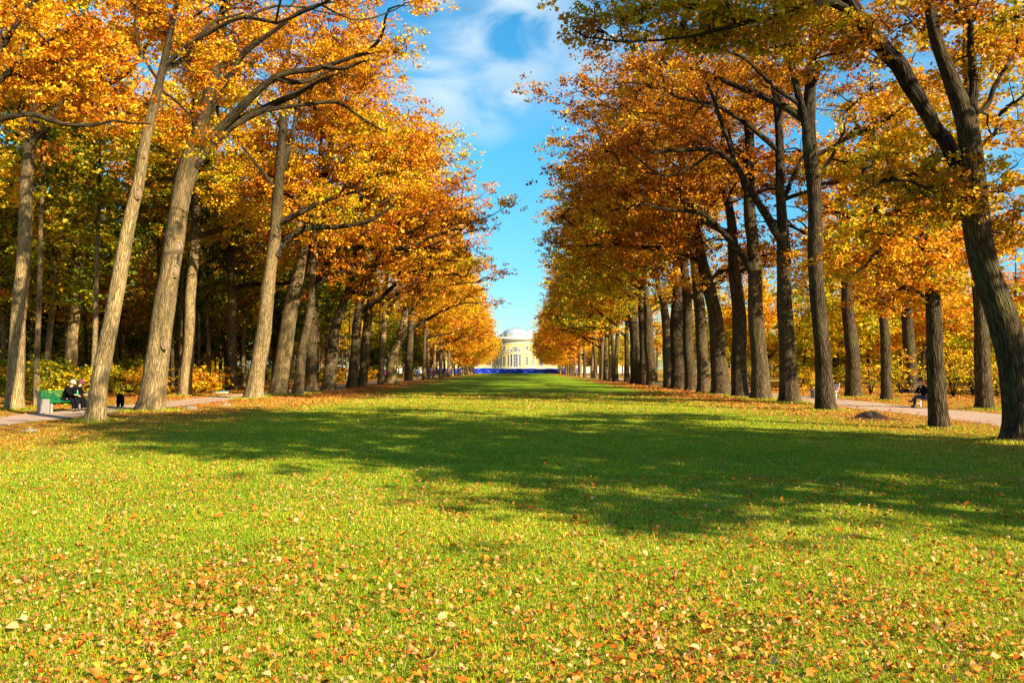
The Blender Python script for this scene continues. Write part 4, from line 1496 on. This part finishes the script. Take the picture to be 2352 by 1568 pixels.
px_tree(OAK, (1748, 917), [(1748, 917, 46), (1744, 840, 38), (1740, 760, 35), (1734, 660, 33), (1728, 560, 28), (1724, 480, 27), (1718, 300, 20), (1712, 180, 14)], rg, side=-1,
        limbs=[[(1732, 640, 20), (1715, 600, 18, -.3), (1688, 565, 15, -.6), (1655, 530, 13, -1), (1610, 493, 11, -1.4), (1540, 485, 8, -1.8), (1470, 470, 5, -2.2)],
               [(1723, 470, 13), (1700, 400, 11, -.4), (1670, 300, 8, -.8), (1650, 220, 6, -1)]],
        blobs=[(1560, 420, 140, 80, -1.4, 2.6, 36, .64), (1450, 440, 110, 70, -2, 2.4, 26, .62), (1650, 280, 100, 120, -.6, 2.8, 28, .62), (1380, 500, 80, 50, -2.4, 2, 12, .5), (1730, 230, 70, 100, .2, 2.4, 12, .6)],
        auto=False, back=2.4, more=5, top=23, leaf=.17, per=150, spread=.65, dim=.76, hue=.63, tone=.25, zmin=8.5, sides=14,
        label='grey sunlit trunk with a thick limb splitting off left at mid height', group=GR)
MR = [((1700, 915), [(1700, 915, 38), (1697, 785, 34), (1692, 653, 30), (1679, 521, 22), (1662, 400, 15)], .12, 'very dark trunk left of the sunlit one with the split limb', .62),
      ((1657, 903), [(1657, 903, 46), (1652, 818, 36), (1639, 719, 33), (1623, 636, 30), (1607, 560, 20), (1590, 480, 13)], .2, 'dark trunk with flared foot, forking at mid height, in the right row', .6),
      ((1616, 900), [(1616, 900, 30), (1613, 785, 27), (1603, 686, 25), (1596, 603, 20), (1580, 500, 12)], .25, 'banded trunk left of the forked one with the flared foot', .55),
      ((1587, 898), [(1587, 898, 28), (1580, 752, 24), (1573, 620, 19), (1565, 520, 12)], .15, 'dark slim trunk left of the banded one in the right row', .5),
      ((1559, 890), [(1559, 890, 36), (1556, 790, 30), (1554, 719, 30), (1556, 620, 18), (1558, 520, 12)], .08, 'black trunk splitting into two stems, middle of the right row', .36),
      ((1536, 888), [(1536, 888, 24), (1532, 780, 22), (1522, 686, 17), (1510, 640, 11)], .3, 'trunk with light and dark bands left of the black split one', .30),
      ((1498, 884), [(1498, 884, 26), (1491, 780, 22), (1485, 692, 18), (1478, 620, 12)], .2, 'trunk with a sunlit foot left of the banded pair', .28),
      ((1480, 882), [(1480, 882, 22), (1477, 780, 19), (1473, 690, 15)], .1, 'blackish trunk close behind the one with the sunlit foot', .34),
      ((1463, 880), [(1463, 880, 28), (1458, 780, 25), (1452, 700, 18)], .15, 'broad dark trunk standing before a gap in the right row', .40)]
for b_px, tpx, tone_, lb, hu in MR:
    side_x = b_px[0] - 1184
    dpt = 15.0 * F / side_x
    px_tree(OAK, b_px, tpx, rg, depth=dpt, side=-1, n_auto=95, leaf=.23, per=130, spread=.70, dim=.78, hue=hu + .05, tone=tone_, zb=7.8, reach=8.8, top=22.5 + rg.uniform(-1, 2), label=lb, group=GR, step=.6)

# ---- prototypes for the far part of both rows, the woods and the undergrowth ---
ORD = ['first', 'second', 'third', 'fourth', 'fifth', 'sixth', 'seventh', 'eighth', 'ninth', 'tenth', 'eleventh', 'twelfth', 'thirteenth', 'fourteenth',
       'fifteenth', 'sixteenth', 'seventeenth', 'eighteenth', 'nineteenth', 'twentieth', 'twenty-first', 'twenty-second', 'twenty-third', 'twenty-fourth', 'twenty-fifth']


def proto_oak(seed, hue, tone, zb, top, n=70, leaf=.28, per=130, rx=5.4):
    r = R(seed)
    lean = r.normal(0, .35)
    tr = np.array([(0, 0, 0), (lean * .3, 0, 4), (lean, .1, 9), (lean * 1.3, 0, 15), (lean, .2, top)])
    rr_ = np.array([.35, .30, .26, .18, .05]) * r.uniform(.8, 1.15)
    LB = gen_limbs(top, tr, rr_, 1, r, 7, 6.5, max(4, zb))
    hz = (top + 1.5 - zb) / 2
    BL = [((1.4, 0, zb + hz), (5.2, 4.2, hz), int(n * .55)), ((rx, 0, zb + hz * .85), (4.6, 3.6, hz * .8), n - int(n * .55))]
    for q_, _r in LB:
        if q_[-1][2] > 3 and q_[-1][0] < 7.5:
            BL.append((q_[-1] + np.array([0, 0, .2]), (.9, .9, .5), 2))
    return make_tree(OAK, (0, 0, 0), tr, rr_, LB, BL, r, hue=hue, leaf=leaf, per=per, spread=.85, sides=10, step=.9, tone=tone, zmin=max(2.5, zb - 2), twig=False)


protos = [proto_oak(101, .58, .3, 7, 22), proto_oak(102, .64, .5, 6, 21), proto_oak(103, .50, .4, 7.5, 23), proto_oak(104, .62, .25, 4.5, 20),
          proto_oak(105, .38, .3, 7, 22), proto_oak(106, .60, .4, 2.8, 18, 95), proto_oak(107, .56, .35, 2.4, 16, 95)]
used = set()


def place(pi_, x, y, rz, sc, label, group, tone=None, tint=0.0):
    p = protos[pi_]
    o = p if pi_ not in used else copy_tree(p)
    used.add(pi_)
    o.location = (x, y, 0)
    o.rotation_euler = (0, 0, rz)
    o.scale = (sc, sc, sc * rg.uniform(.95, 1.05))
    o['label'] = label
    o['category'] = 'tree'
    o['group'] = group
    for c in o.children:
        if c.name.startswith('trunk') and tone is not None:
            c['tone'] = tone
        if c.name.startswith('crown'):
            c['tint'] = tint
    return o


FAR_R = [(1438, .10), (1427, .25), (1416, .15), (1405, .95), (1396, .3), (1388, .4), (1380, .3), (1369, .2), (1358, .9), (1348, .2), (1336, .7)]
ybs = [15.3 * F / (x - 1184) for x, _ in FAR_R]
tones = [t for _, t in FAR_R]
yy_ = ybs[-1]
while yy_ < 286:
    yy_ += rg.uniform(7.5, 9.5)
    ybs.append(yy_)
    tones.append(rg.uniform(.1, .7))
for i, (y, t) in enumerate(zip(ybs, tones)):
    k = [4, 0, 2, 4, 0, 3, 1, 2, 0, 3, 1][i % 11] if y < 200 else (5 if i % 2 else 6)
    place(k, 15.1 + rg.normal(0, .25), y, math.pi + rg.normal(0, .3), rg.uniform(.92, 1.06), f'{ORD[i]} trunk of the right row counted from its gap towards the palace', GR, t, rg.normal(0, .012))
y, i = 133.0, 0
while y < 286:
    k = [1, 0, 3, 1, 2, 0][i % 6] if y < 190 else (5 if i % 2 else 6)
    place(k, -15.4 + rg.normal(0, .3), y, rg.normal(0, .3), rg.uniform(.92, 1.06), f'{ORD[i]} trunk of the left row counted beyond the pale barkless one', GL, rg.uniform(.15, .9), rg.normal(0, .012))
    y += rg.uniform(6.5, 9)
    i += 1


# off-frame end of the right row: their crowns shade the lawn
place(0, 16.4, 10.2, math.pi, 1.0, 'oak just outside the right edge whose crown shades the lawn', GR, .2)
place(3, 16.0, 2.0, math.pi * .70, 1.0, 'low-crowned oak outside the right edge, nearest to the front, shading the lawn', GR, .2)


# sawn branch scars on the pale trunks
M_SCAR = simple('scar_wood', (.25, .165, .085), .9, .15, 20)
M_SCARC = simple('scar_centre', (.27, .17, .10), .9, .3, 20)
for root_, lst in ((T_THICK, [(399, 529, .17, 20), (408, 568, .24, 20), (402, 623, .22, 21), (379, 791, .20, 23)]),
                   (T_PALE, [(281, 595, .15, 15), (317, 445, .15, 13), (331, 353, .13, 11)]),
                   (T_FAR, [(53, 551, .24, 14), (41, 704, .17, 16)])):
    dp = root_.location.y
    for (x, y, r_, hw) in lst:
        c = P(x, y, dp - hw * dp / F * .86) - np.array(root_.location)
        V_, Q_ = [], []
        rr = R(int(x * 7 + y))
        ph = rr.uniform(0, 6, 2)
        for j in range(10):
            t = 2 * math.pi * j / 10
            for k in range(22):
                u = 2 * math.pi * k / 22
                ro = r_ * (1 + .10 * math.sin(2 * u + ph[0]) + .05 * math.sin(5 * u + ph[1])) + r_ * .17 * math.cos(t)
                V_.append((c[0] + ro * math.sin(u) * .80, c[1] - r_ * .16 * math.sin(t), c[2] + ro * math.cos(u) * 1.08))
                Q_.append((j * 22 + k, j * 22 + (k + 1) % 22, ((j + 1) % 10) * 22 + (k + 1) % 22, ((j + 1) % 10) * 22 + k))
        so = link('branch_scar', np_mesh('branch_scar', V_, Q_), M_SCAR, root_, True)
        MB().ball((c[0], c[1] + .01, c[2]), r_ * .86, (.80, .30, 1.08), 14).build('scar_centre', M_SCARC, so, smooth=True)

# ------------------------------------------------------------------ woods on both sides
def proto_wood(seed, hue, h, zb, rx, n, leaf, per, tone, r0=.2, spread=.7, hv=.08, dim=1.0):
    r = R(seed)
    ln_ = r.normal(0, .5, 2)
    tr = np.array([(0, 0, 0), (ln_[0] * .2, ln_[1] * .2, h * .25), (ln_[0] * .6, ln_[1] * .5, h * .55), (ln_[0], ln_[1], h)])
    rr_ = np.array([r0, r0 * .85, r0 * .6, .03])
    hz = (h - zb) / 2 + .5
    BL = [((ln_[0] * .5, ln_[1] * .5, zb + hz * .9), (rx, rx, hz), int(n * .7)), ((ln_[0] * .6, ln_[1] * .6, zb + hz * .7), (rx * 1.25, rx * 1.1, hz * .5), n - int(n * .7))]
    return make_tree('forest_tree', (0, 0, 0), tr, rr_, [], BL, r, hue=hue, hue_var=hv, leaf=leaf, per=per, spread=spread, sides=8, step=.8, tone=tone, zmin=max(1.5, zb - 1), twig=False, dim=dim)


def proto_shrub(seed, hue, h, rx, n, leaf, per, stems=7):
    r = R(seed)
    LB = []
    for k in range(stems):
        az = k * 2.4 + r.normal(0, .3)
        q = r.uniform(.4, .9) * rx
        LB.append((np.array([(.05 * math.cos(az), .05 * math.sin(az), 0), (q * .4 * math.cos(az), q * .4 * math.sin(az), h * .4), (q * math.cos(az), q * math.sin(az), h * .85)]), np.array([.03, .022, .008])))
    tr = np.array([(0, 0, 0), (.05, 0, h * .4), (.1, .1, h * .9)])
    return make_tree('shrub', (0, 0, 0), tr, np.array([.04, .03, .01]), LB, [((0, 0, h * .55), (rx, rx, h * .5), n)], r, hue=hue, leaf=leaf, per=per, spread=.38, sides=6, step=.5, tone=.3, zmin=.2, cat='shrub', twig=False)


def scatter(n, x0, x1, y0, y1, dmin, pts, slope=.70, keep=None):
    out, tries = [], 0
    while len(out) < n and tries < 20000:
        tries += 1
        y = y0 + (y1 - y0) * rg.uniform() ** 1.25
        x = rg.uniform(x0, x1)
        if abs(x) > slope * y + 4:
            continue
        if keep is not None and not keep(x, y):
            continue
        if all((x - a_) ** 2 + (y - b_) ** 2 > dmin ** 2 for a_, b_ in pts):
            pts.append((x, y))
            out.append((x, y))
    return out


WL = [proto_wood(201, .22, 20, 5, 3.6, 85, .27, 130, .4, dim=.62), proto_wood(202, .30, 22, 6, 3.8, 90, .27, 130, .5, dim=.7), proto_wood(203, .50, 18, 4, 3.8, 85, .27, 130, .6, dim=.75),  # dim puts the avenue row's shade into the left wood's leaf colour
      proto_wood(204, .14, 17, 3, 3.4, 85, .27, 130, .2, dim=.6), proto_wood(205, .60, 13, 2.6, 3.6, 75, .26, 130, .4, .14, dim=.7), proto_wood(206, .32, 9, 1.2, 3.0, 65, .24, 120, .6, .10, dim=.65)]
WR = [proto_wood(301, .46, 15, 3.5, 4.0, 95, .25, 150, .3), proto_wood(302, .40, 13, 2.4, 4.0, 95, .25, 150, .3, .16), proto_wood(303, .58, 16, 4, 4.2, 95, .25, 150, .2),
      proto_wood(304, .36, 9, 1.0, 3.2, 70, .21, 150, .3, .10), proto_wood(305, .30, 12, 2, 3.6, 85, .25, 150, .3, .14)]
SH = [proto_shrub(401, .30, 2.2, 1.5, 34, .16, 80), proto_shrub(402, .20, 2.8, 1.7, 38, .16, 80), proto_shrub(403, .55, 1.9, 1.6, 30, .16, 80), proto_shrub(404, .46, 2.6, 1.4, 24, .13, 50, 9)]
LBL_L = ['slender yellow-green tree in the wood beyond the left path', 'tall yellowing tree in the wood beyond the left path', 'orange-leaved tree in the wood beyond the left path',
         'dark green tree in the wood beyond the left path', 'low rust-orange tree in the wood beyond the left path', 'bushy young yellow tree in the wood beyond the left path']
LBL_R = ['golden tree in the open wood beyond the right path', 'bushy yellow tree in the open wood beyond the right path', 'orange tree in the open wood beyond the right path',
         'low young yellow tree in the open wood beyond the right path', 'yellow-green tree in the open wood beyond the right path']
LBL_S = ['yellow-green leafy shrub', 'green leafy shrub', 'orange-brown leafy shrub', 'thin yellow shrub with visible stems']
first = set()


def put(lst, k, x, y, label, group, cat='tree', sc=1.0, tint=0.0, tone=None):
    p = lst[k]
    key = (id(lst), k)
    o = p if key not in first else copy_tree(p)
    first.add(key)
    o.location = (x, y, 0)
    o.rotation_euler = (0, 0, rg.uniform(0, 6.28))
    o.scale = (sc * rg.uniform(.9, 1.1), sc * rg.uniform(.9, 1.1), sc * rg.uniform(.85, 1.15))
    tag(o, label, cat, group)
    for c in o.children:
        if c.name.startswith('crown'):
            c['tint'] = tint
        elif tone is not None:
            c['tone'] = tone
    return o


pl, pr_ = [(-21, 34), (-24, 56)], []
WS = [proto_wood(211, .30, 21, 11, 2.6, 46, .27, 120, .25, r0=.15, dim=.7), proto_wood(212, .52, 19, 10, 2.6, 44, .27, 120, .5, r0=.13, dim=.8), proto_wood(213, .18, 23, 12, 2.4, 44, .27, 120, .15, r0=.17, dim=.65)]
for (x, d, k) in [(25, 47, 1), (105, 55, 0), (150, 66, 2), (60, 72, 2), (480, 76, 0), (10, 60, 0), (200, 80, 1)]:
    q = P(x, 850, d)
    put(WL, k, q[0], q[1], LBL_L[k], 'trees of the wood beyond the left path', sc=1.05, tint=rg.normal(0, .012), tone=rg.uniform(.1, .8))
    pl.append((q[0], q[1]))
for (x, y) in scatter(46, -52, -23.5, 40, 190, 2.0, pl):
    k = int(rg.choice(3, p=[.4, .25, .35]))
    put(WS, k, x, y, 'thin bare-stemmed tree with ' + ['yellowing', 'orange', 'green'][k] + ' crown high up in the left wood', 'thin trees of the left wood', sc=rg.uniform(.85, 1.1), tone=rg.uniform(.05, .9))
for (x, y) in scatter(105, -64, -24.5, 42, 280, 3.6, pl):
    k = int(rg.choice(6, p=[.22, .2, .2, .14, .10, .14]))
    put(WL, k, x, y, LBL_L[k], 'trees of the wood beyond the left path', sc=rg.uniform(.85, 1.12), tint=rg.normal(0, .012), tone=rg.uniform(.1, .9))
for (x, y) in [(22, 6.5), (26, 1.5)]:
    put(WR, int(rg.choice([0, 2])), x, y, 'tall golden tree outside the right edge, its shade falling over bank and lawn', 'trees beyond the right path', sc=1.2, tone=.15)
    pr_.append((x, y))
pond_free = lambda x, y: ((x - 39) / 11.5) ** 2 + ((y - 62) / 14) ** 2 > 1
for (x, y) in scatter(58, 26, 78, 52, 270, 5.0, pr_, keep=pond_free):
    k = int(rg.choice(5, p=[.25, .22, .2, .18, .15]))
    put(WR, k, x, y, LBL_R[k], 'trees of the open wood beyond the right path', sc=rg.uniform(.85, 1.1), tint=rg.normal(0, .012), tone=rg.uniform(.05, .4))
for k in range(16):
    sx = -1 if k % 2 else 1
    y = 262 + 38 * rg.uniform()
    x = sx * rg.uniform(16.5, 40)
    lst, lb = (WL, LBL_L) if sx < 0 else (WR, LBL_R)
    kk = 5 if sx < 0 and k % 4 == 1 else int(rg.choice([1, 2]))
    put(lst, kk, x, y, 'far tree before the palace wing at the end of the ' + ('left' if sx < 0 else 'right') + ' row', 'far trees before the palace wings', sc=rg.uniform(.8, 1.0), tint=rg.normal(-.01, .012))
# measured trunks beyond the right path
for (bx, by, wd, k, lb) in [(1960, 912, 34, 0, 'stout dark trunk beyond the right path, right of the litter bin'), (2037, 920, 24, 2, 'slim black trunk beyond the right path, left of the seated man'),
                            (2093, 901, 30, 2, 'dark trunk standing deeper, directly behind the seated man'), (2262, 940, 36, 0, 'mossy trunk beyond the right path, left of the massive leaning one'),
                            (1922, 882, 16, 1, 'thin trunk deeper in, between the litter bin and the stout trunk')]:
    g = G(bx, by)
    r = R(int(bx))
    r0 = wd * g[1] / F / 2
    tr = np.array([(0, 0, 0), (-.1, 0, 4), (-.35, .1, 9), (-.5, 0, 14), (-.6, 0, 19)])
    rr_ = np.array([r0, r0 * .86, r0 * .72, r0 * .5, .05])
    make_tree('forest_tree', (g[0], g[1], 0), tr, rr_, gen_limbs(19, tr, rr_, -1, r, 6, 5, 7), [((-.4, 0, 14), (4.2, 4.2, 6.5), 60), ((-1, 0, 8.5), (3.6, 3, 2), 20)], r,
              hue=[.48, .40, .56][k], leaf=.24, per=150, spread=.65, sides=12, step=.5, tone=.15, zmin=5.5, label=lb, group='trees beyond the right path')
ps = []
for (x, y) in scatter(44, -50, -23.5, 42, 200, 2.6, ps):
    k = int(rg.choice(4, p=[.35, .35, .2, .1]))
    put(SH, k, x, y, LBL_S[k] + ' under the trees of the left wood', 'undergrowth of the left wood', 'shrub', rg.uniform(.7, 1.25), rg.normal(0, .012))
put(SH, 0, *G(295, 900)[:2], 'bright yellow-green bush between pale leaning trunk and thick trunk', 'undergrowth of the left wood', 'shrub', 1.25, .0)
for (x, y) in scatter(32, 24.5, 66, 46, 190, 2.8, ps, keep=pond_free):
    k = int(rg.choice(4, p=[.14, .05, .29, .52]))
    put(SH, k, x, y, LBL_S[k] + ' in the open wood on the right', 'undergrowth of the right wood', 'shrub', rg.uniform(.7, 1.3), rg.normal(0, .012))
for (bx, by) in [(2000, 905), (2070, 905), (2190, 912), (2330, 915), (2290, 905), (2235, 905)]:
    g = G(bx, by)
    put(SH, 3, g[0], g[1], 'thin yellow shrub with visible stems by the pond edge', 'shrubs along the pond', 'shrub', rg.uniform(.9, 1.2))

# the far wood that closes both sides reads as one mass
for nm, sx in (('distant_wood', -1), ('distant_wood', 1)):
    n = 2600
    yy_ = 45 + 330 * rg.uniform(0, 1, n)
    xx_ = np.maximum(58, .30 * yy_ + 20) + 40 * rg.uniform(0, 1, n) ** 1.5
    zz_ = 15.5 * rg.uniform(0, 1, n) ** .8 * (1 + .22 * np.sin(yy_ * .35) + .15 * np.sin(xx_ * .6)) if sx < 0 else 10.5 * rg.uniform(0, 1, n) ** .8 * (1 + .25 * np.sin(yy_ * .3) + .15 * np.sin(xx_ * .5))
    hu = (.26 if sx < 0 else .42) + .14 * np.sin(yy_ * .21 + xx_ * .17) + rg.normal(0, .06, n)
    v_, q_, c_ = leaves(np.stack([sx * xx_, yy_, zz_], 1), hu, 60, .75, 1.4, rg)
    me = np_mesh(nm, v_, q_)
    face_colors(me, c_)
    o = link(nm, me, M_LEAF)
    o['tint'] = 0.0
    tag(o, kind='stuff')

# ------------------------------------------------------------------ fallen leaves and grass
def litter_leaves(px, py, pz, size, col, rng, flat):
    n = len(px)
    az = rng.uniform(0, 6.28, n)
    d = np.stack([np.cos(az), np.sin(az), rng.normal(0, flat, n)], 1)
    d /= np.linalg.norm(d, axis=1, keepdims=True)
    nn_ = np.stack([rng.normal(0, flat, n), rng.normal(0, flat, n), np.ones(n)], 1)
    s_ = np.cross(d, nn_)
    s_ /= np.linalg.norm(s_, axis=1, keepdims=True)
    nn_ = np.cross(s_, d)
    c = np.stack([px, py, pz], 1)
    Ls = size[:, None]
    cu = rng.uniform(-.05, .5, (n, 1))
    tip = rng.uniform(-.1, .55, (n, 1))
    B = c - d * Ls * .5 + nn_ * Ls * tip * .5
    T = c + d * Ls * .5 + nn_ * Ls * tip
    out = [B]
    for sg in (1, -1):
        l1 = c - d * Ls * rng.uniform(.12, .24, (n, 1)) + sg * s_ * Ls * rng.uniform(.24, .36, (n, 1)) + nn_ * Ls * cu
        l2 = c + d * Ls * rng.uniform(.10, .24, (n, 1)) + sg * s_ * Ls * rng.uniform(.26, .40, (n, 1)) + nn_ * Ls * cu * rng.uniform(.6, 1.4, (n, 1))
        out += [l1, l2]
    out.append(T)
    V_ = np.stack(out, 1).reshape(-1, 3)
    b = np.arange(n)[:, None] * 6
    q = np.concatenate([b + np.array([[0, 1, 2, 5]]), b + np.array([[0, 5, 4, 3]])], 1).reshape(-1, 4)
    V_[:, 2] = np.maximum(V_[:, 2], .004)
    return V_, q, np.repeat(col, 2, 0)


LIT = np.array([(.64, .33, .13), (.62, .24, .045), (.62, .165, .015), (.48, .105, .012), (.25, .055, .013), (.60, .28, .022), (.46, .19, .05)])


def nz2(x, y, s, seed):
    r = R(seed)
    v = 0
    for k in range(7):
        a_ = r.uniform(0, 6.28)
        f = s * r.uniform(.5, 2.2)
        v = v + np.sin(f * (x * math.cos(a_) + y * math.sin(a_)) + r.uniform(0, 6.28)) / (1 + .3 * k)
    return v / 2.2


def cand(n, x0, x1, y0, y1, pw=1.0):
    y = y0 + (y1 - y0) * rg.uniform(0, 1, n) ** pw
    return rg.uniform(x0, x1, n), y


sets = []
x, y = cand(300000, -13, 13, 3.8, 14)
k = (np.abs(x) < .72 * y + 1.5)
dens = (.36 + .34 * np.clip(nz2(x, y, 1.6, 1), 0, 1) ** 1.2) * np.clip(2.3 - y / 4.4, .24, 1.3)
k &= rg.uniform(0, 1, len(x)) < dens
sets.append((x[k], y[k], 'lawn'))
x, y = cand(56000, -13.5, 13.5, 14, 60, 1.3)
k = (np.abs(x) < .72 * y + 1.5) & (rg.uniform(0, 1, len(x)) < .25 + .4 * np.clip(nz2(x, y, .9, 2), 0, 1) + .4 * (np.abs(x) > 9))
sets.append((x[k], y[k], 'lawn'))
for sx in (-1, 1):
    x, y = cand(56000, 9.5, 17.2, 12, 120, 1.7)
    k = (x < .74 * y + 2) & (rg.uniform(0, 1, len(x)) < np.clip((x - 9.5) / 3.5, 0, 1) * (.7 + .4 * nz2(x, y, .8, 3)))
    k &= ~((x > 16.6) & (rg.uniform(0, 1, len(x)) < .85))
    sets.append((sx * x[k], y[k], 'bank'))
    x, y = cand(52000, 20.2, 46, 24, 105, 1.3)
    k = (x < .74 * y + 2) & (rg.uniform(0, 1, len(x)) < .75 + .3 * nz2(x, y, .5, 4))
    if sx > 0:
        k &= ((x - 39) / 9.5) ** 2 + ((y - 62) / 11.8) ** 2 > 1
    sets.append((sx * x[k], y[k], 'wood_r' if sx > 0 else 'wood_l'))
    x, y = cand(900, 16.4, 20.2, 22, 90, 1.3)
    sets.append((sx * x, y, 'path'))
VV, QQ, CC, off = [], [], [], 0
for x, y, kind in sets:
    n = len(x)
    pr = {'lawn': [.20, .22, .28, .10, .04, .09, .07], 'bank': [.12, .26, .26, .14, .08, .06, .08], 'wood_r': [.06, .16, .46, .18, .06, .06, .02],
          'wood_l': [.08, .2, .25, .2, .15, .06, .06], 'path': [.3, .2, .2, .1, .05, .1, .05]}[kind]
    c = LIT[rg.choice(7, n, p=pr)] * rg.uniform(.75, 1.2, (n, 1))
    far = np.clip(y / 24, 1, 2.2)
    sz = np.clip(.029 * np.exp(rg.normal(0, .38, n)), .012, .066) * np.where(rg.uniform(0, 1, n) < .12, 1.35, 1) * far
    z = rg.uniform(.015, .06, n) if kind == 'lawn' else rg.uniform(.012, .045, n)
    v_, q_, c_ = litter_leaves(x, y, z, sz, c, rg, .6 if kind != 'path' else .2)
    VV.append(v_)
    QQ.append(q_ + off)
    CC.append(c_)
    off += len(v_)
me = np_mesh('fallen_leaves', np.concatenate(VV), np.concatenate(QQ))
face_colors(me, np.concatenate(CC))
o = link('fallen_leaves', me, M_LITTER)
o['tint'] = 0.0
tag(o, kind='stuff')

n = 800000
y = 3.6 + 50 * rg.uniform(0, 1, n) ** 2.6
x = rg.uniform(-1, 1, n) * np.minimum(.72 * y + 1.2, 15.8)
k = rg.uniform(0, 1, n) < np.clip(1.15 - (np.abs(x) - 9) / 6, .12, 1)
x, y = x[k], y[k]
n = len(x)
tuft = .5 + .5 * np.clip(nz2(x, y, 5, 9), -1, 1)
h = rg.uniform(.016, .044, n) * (.7 + .8 * tuft) * np.where(rg.uniform(0, 1, n) < .02, 1.8, 1)
wd = rg.uniform(.0018, .0036, n) * (y / 5) ** .75
az = rg.uniform(0, 6.28, n)
ln_ = rg.uniform(.3, 1.9, n)
for (hx, hy, hr) in HERO:
    m_ = int(2600 * hr)
    t_ = rg.uniform(0, 6.28, m_)
    q_ = hr * (1.02 + np.abs(rg.normal(0, .55, m_)))
    x = np.concatenate([x, hx + q_ * np.cos(t_)])
    y = np.concatenate([y, hy + q_ * np.sin(t_)])
    h = np.concatenate([h, rg.uniform(.04, .15, m_)])
    wd = np.concatenate([wd, rg.uniform(.003, .006, m_) * max(1, hy / 12)])
    az = np.concatenate([az, rg.uniform(0, 6.28, m_)])
    ln_ = np.concatenate([ln_, rg.uniform(.2, 1.3, m_)])
n = len(x)
b0 = np.stack([x, y, np.zeros(n)], 1)
sd_ = np.stack([np.cos(az + 1.57), np.sin(az + 1.57), np.zeros(n)], 1) * wd[:, None]
ldir = np.stack([np.cos(az), np.sin(az), np.zeros(n)], 1)
mid = b0 + ldir * (h * ln_ * .35)[:, None] + np.array([0, 0, 1]) * (h * .62)[:, None]
tp_ = b0 + ldir * (h * ln_)[:, None] + np.array([0, 0, 1]) * (h * (1.05 - .25 * ln_))[:, None]
V_ = np.stack([b0 - sd_, b0 + sd_, mid + sd_ * .7, mid - sd_ * .7, tp_], 1).reshape(-1, 3)
b = np.arange(n)[:, None] * 5
q = b + np.array([[0, 1, 2, 3]])
t = b + np.array([[3, 2, 4]])
me = np_mesh('grass', V_, q, t)
mixg = np.clip(.5 + .30 * nz2(x, y, .6, 12) + .22 * nz2(x, y, 3.5, 15) + rg.normal(0, .28, n), 0, 1)[:, None]
c = (np.array([(.19, .27, .010)]) * (1 - mixg) + np.array([(.55, .49, .030)]) * mixg) * rg.uniform(.82, 1.3, (n, 1))
dry = rg.uniform(0, 1, n) < .05 + .10 * np.clip(nz2(x, y, 1.2, 21), 0, 1)
c[dry] = np.array([.50, .40, .14])
face_colors(me, np.concatenate([c, c]))
o = link('grass', me, M_GRASS)
o['tint'] = 0.0
tag(o, kind='stuff')
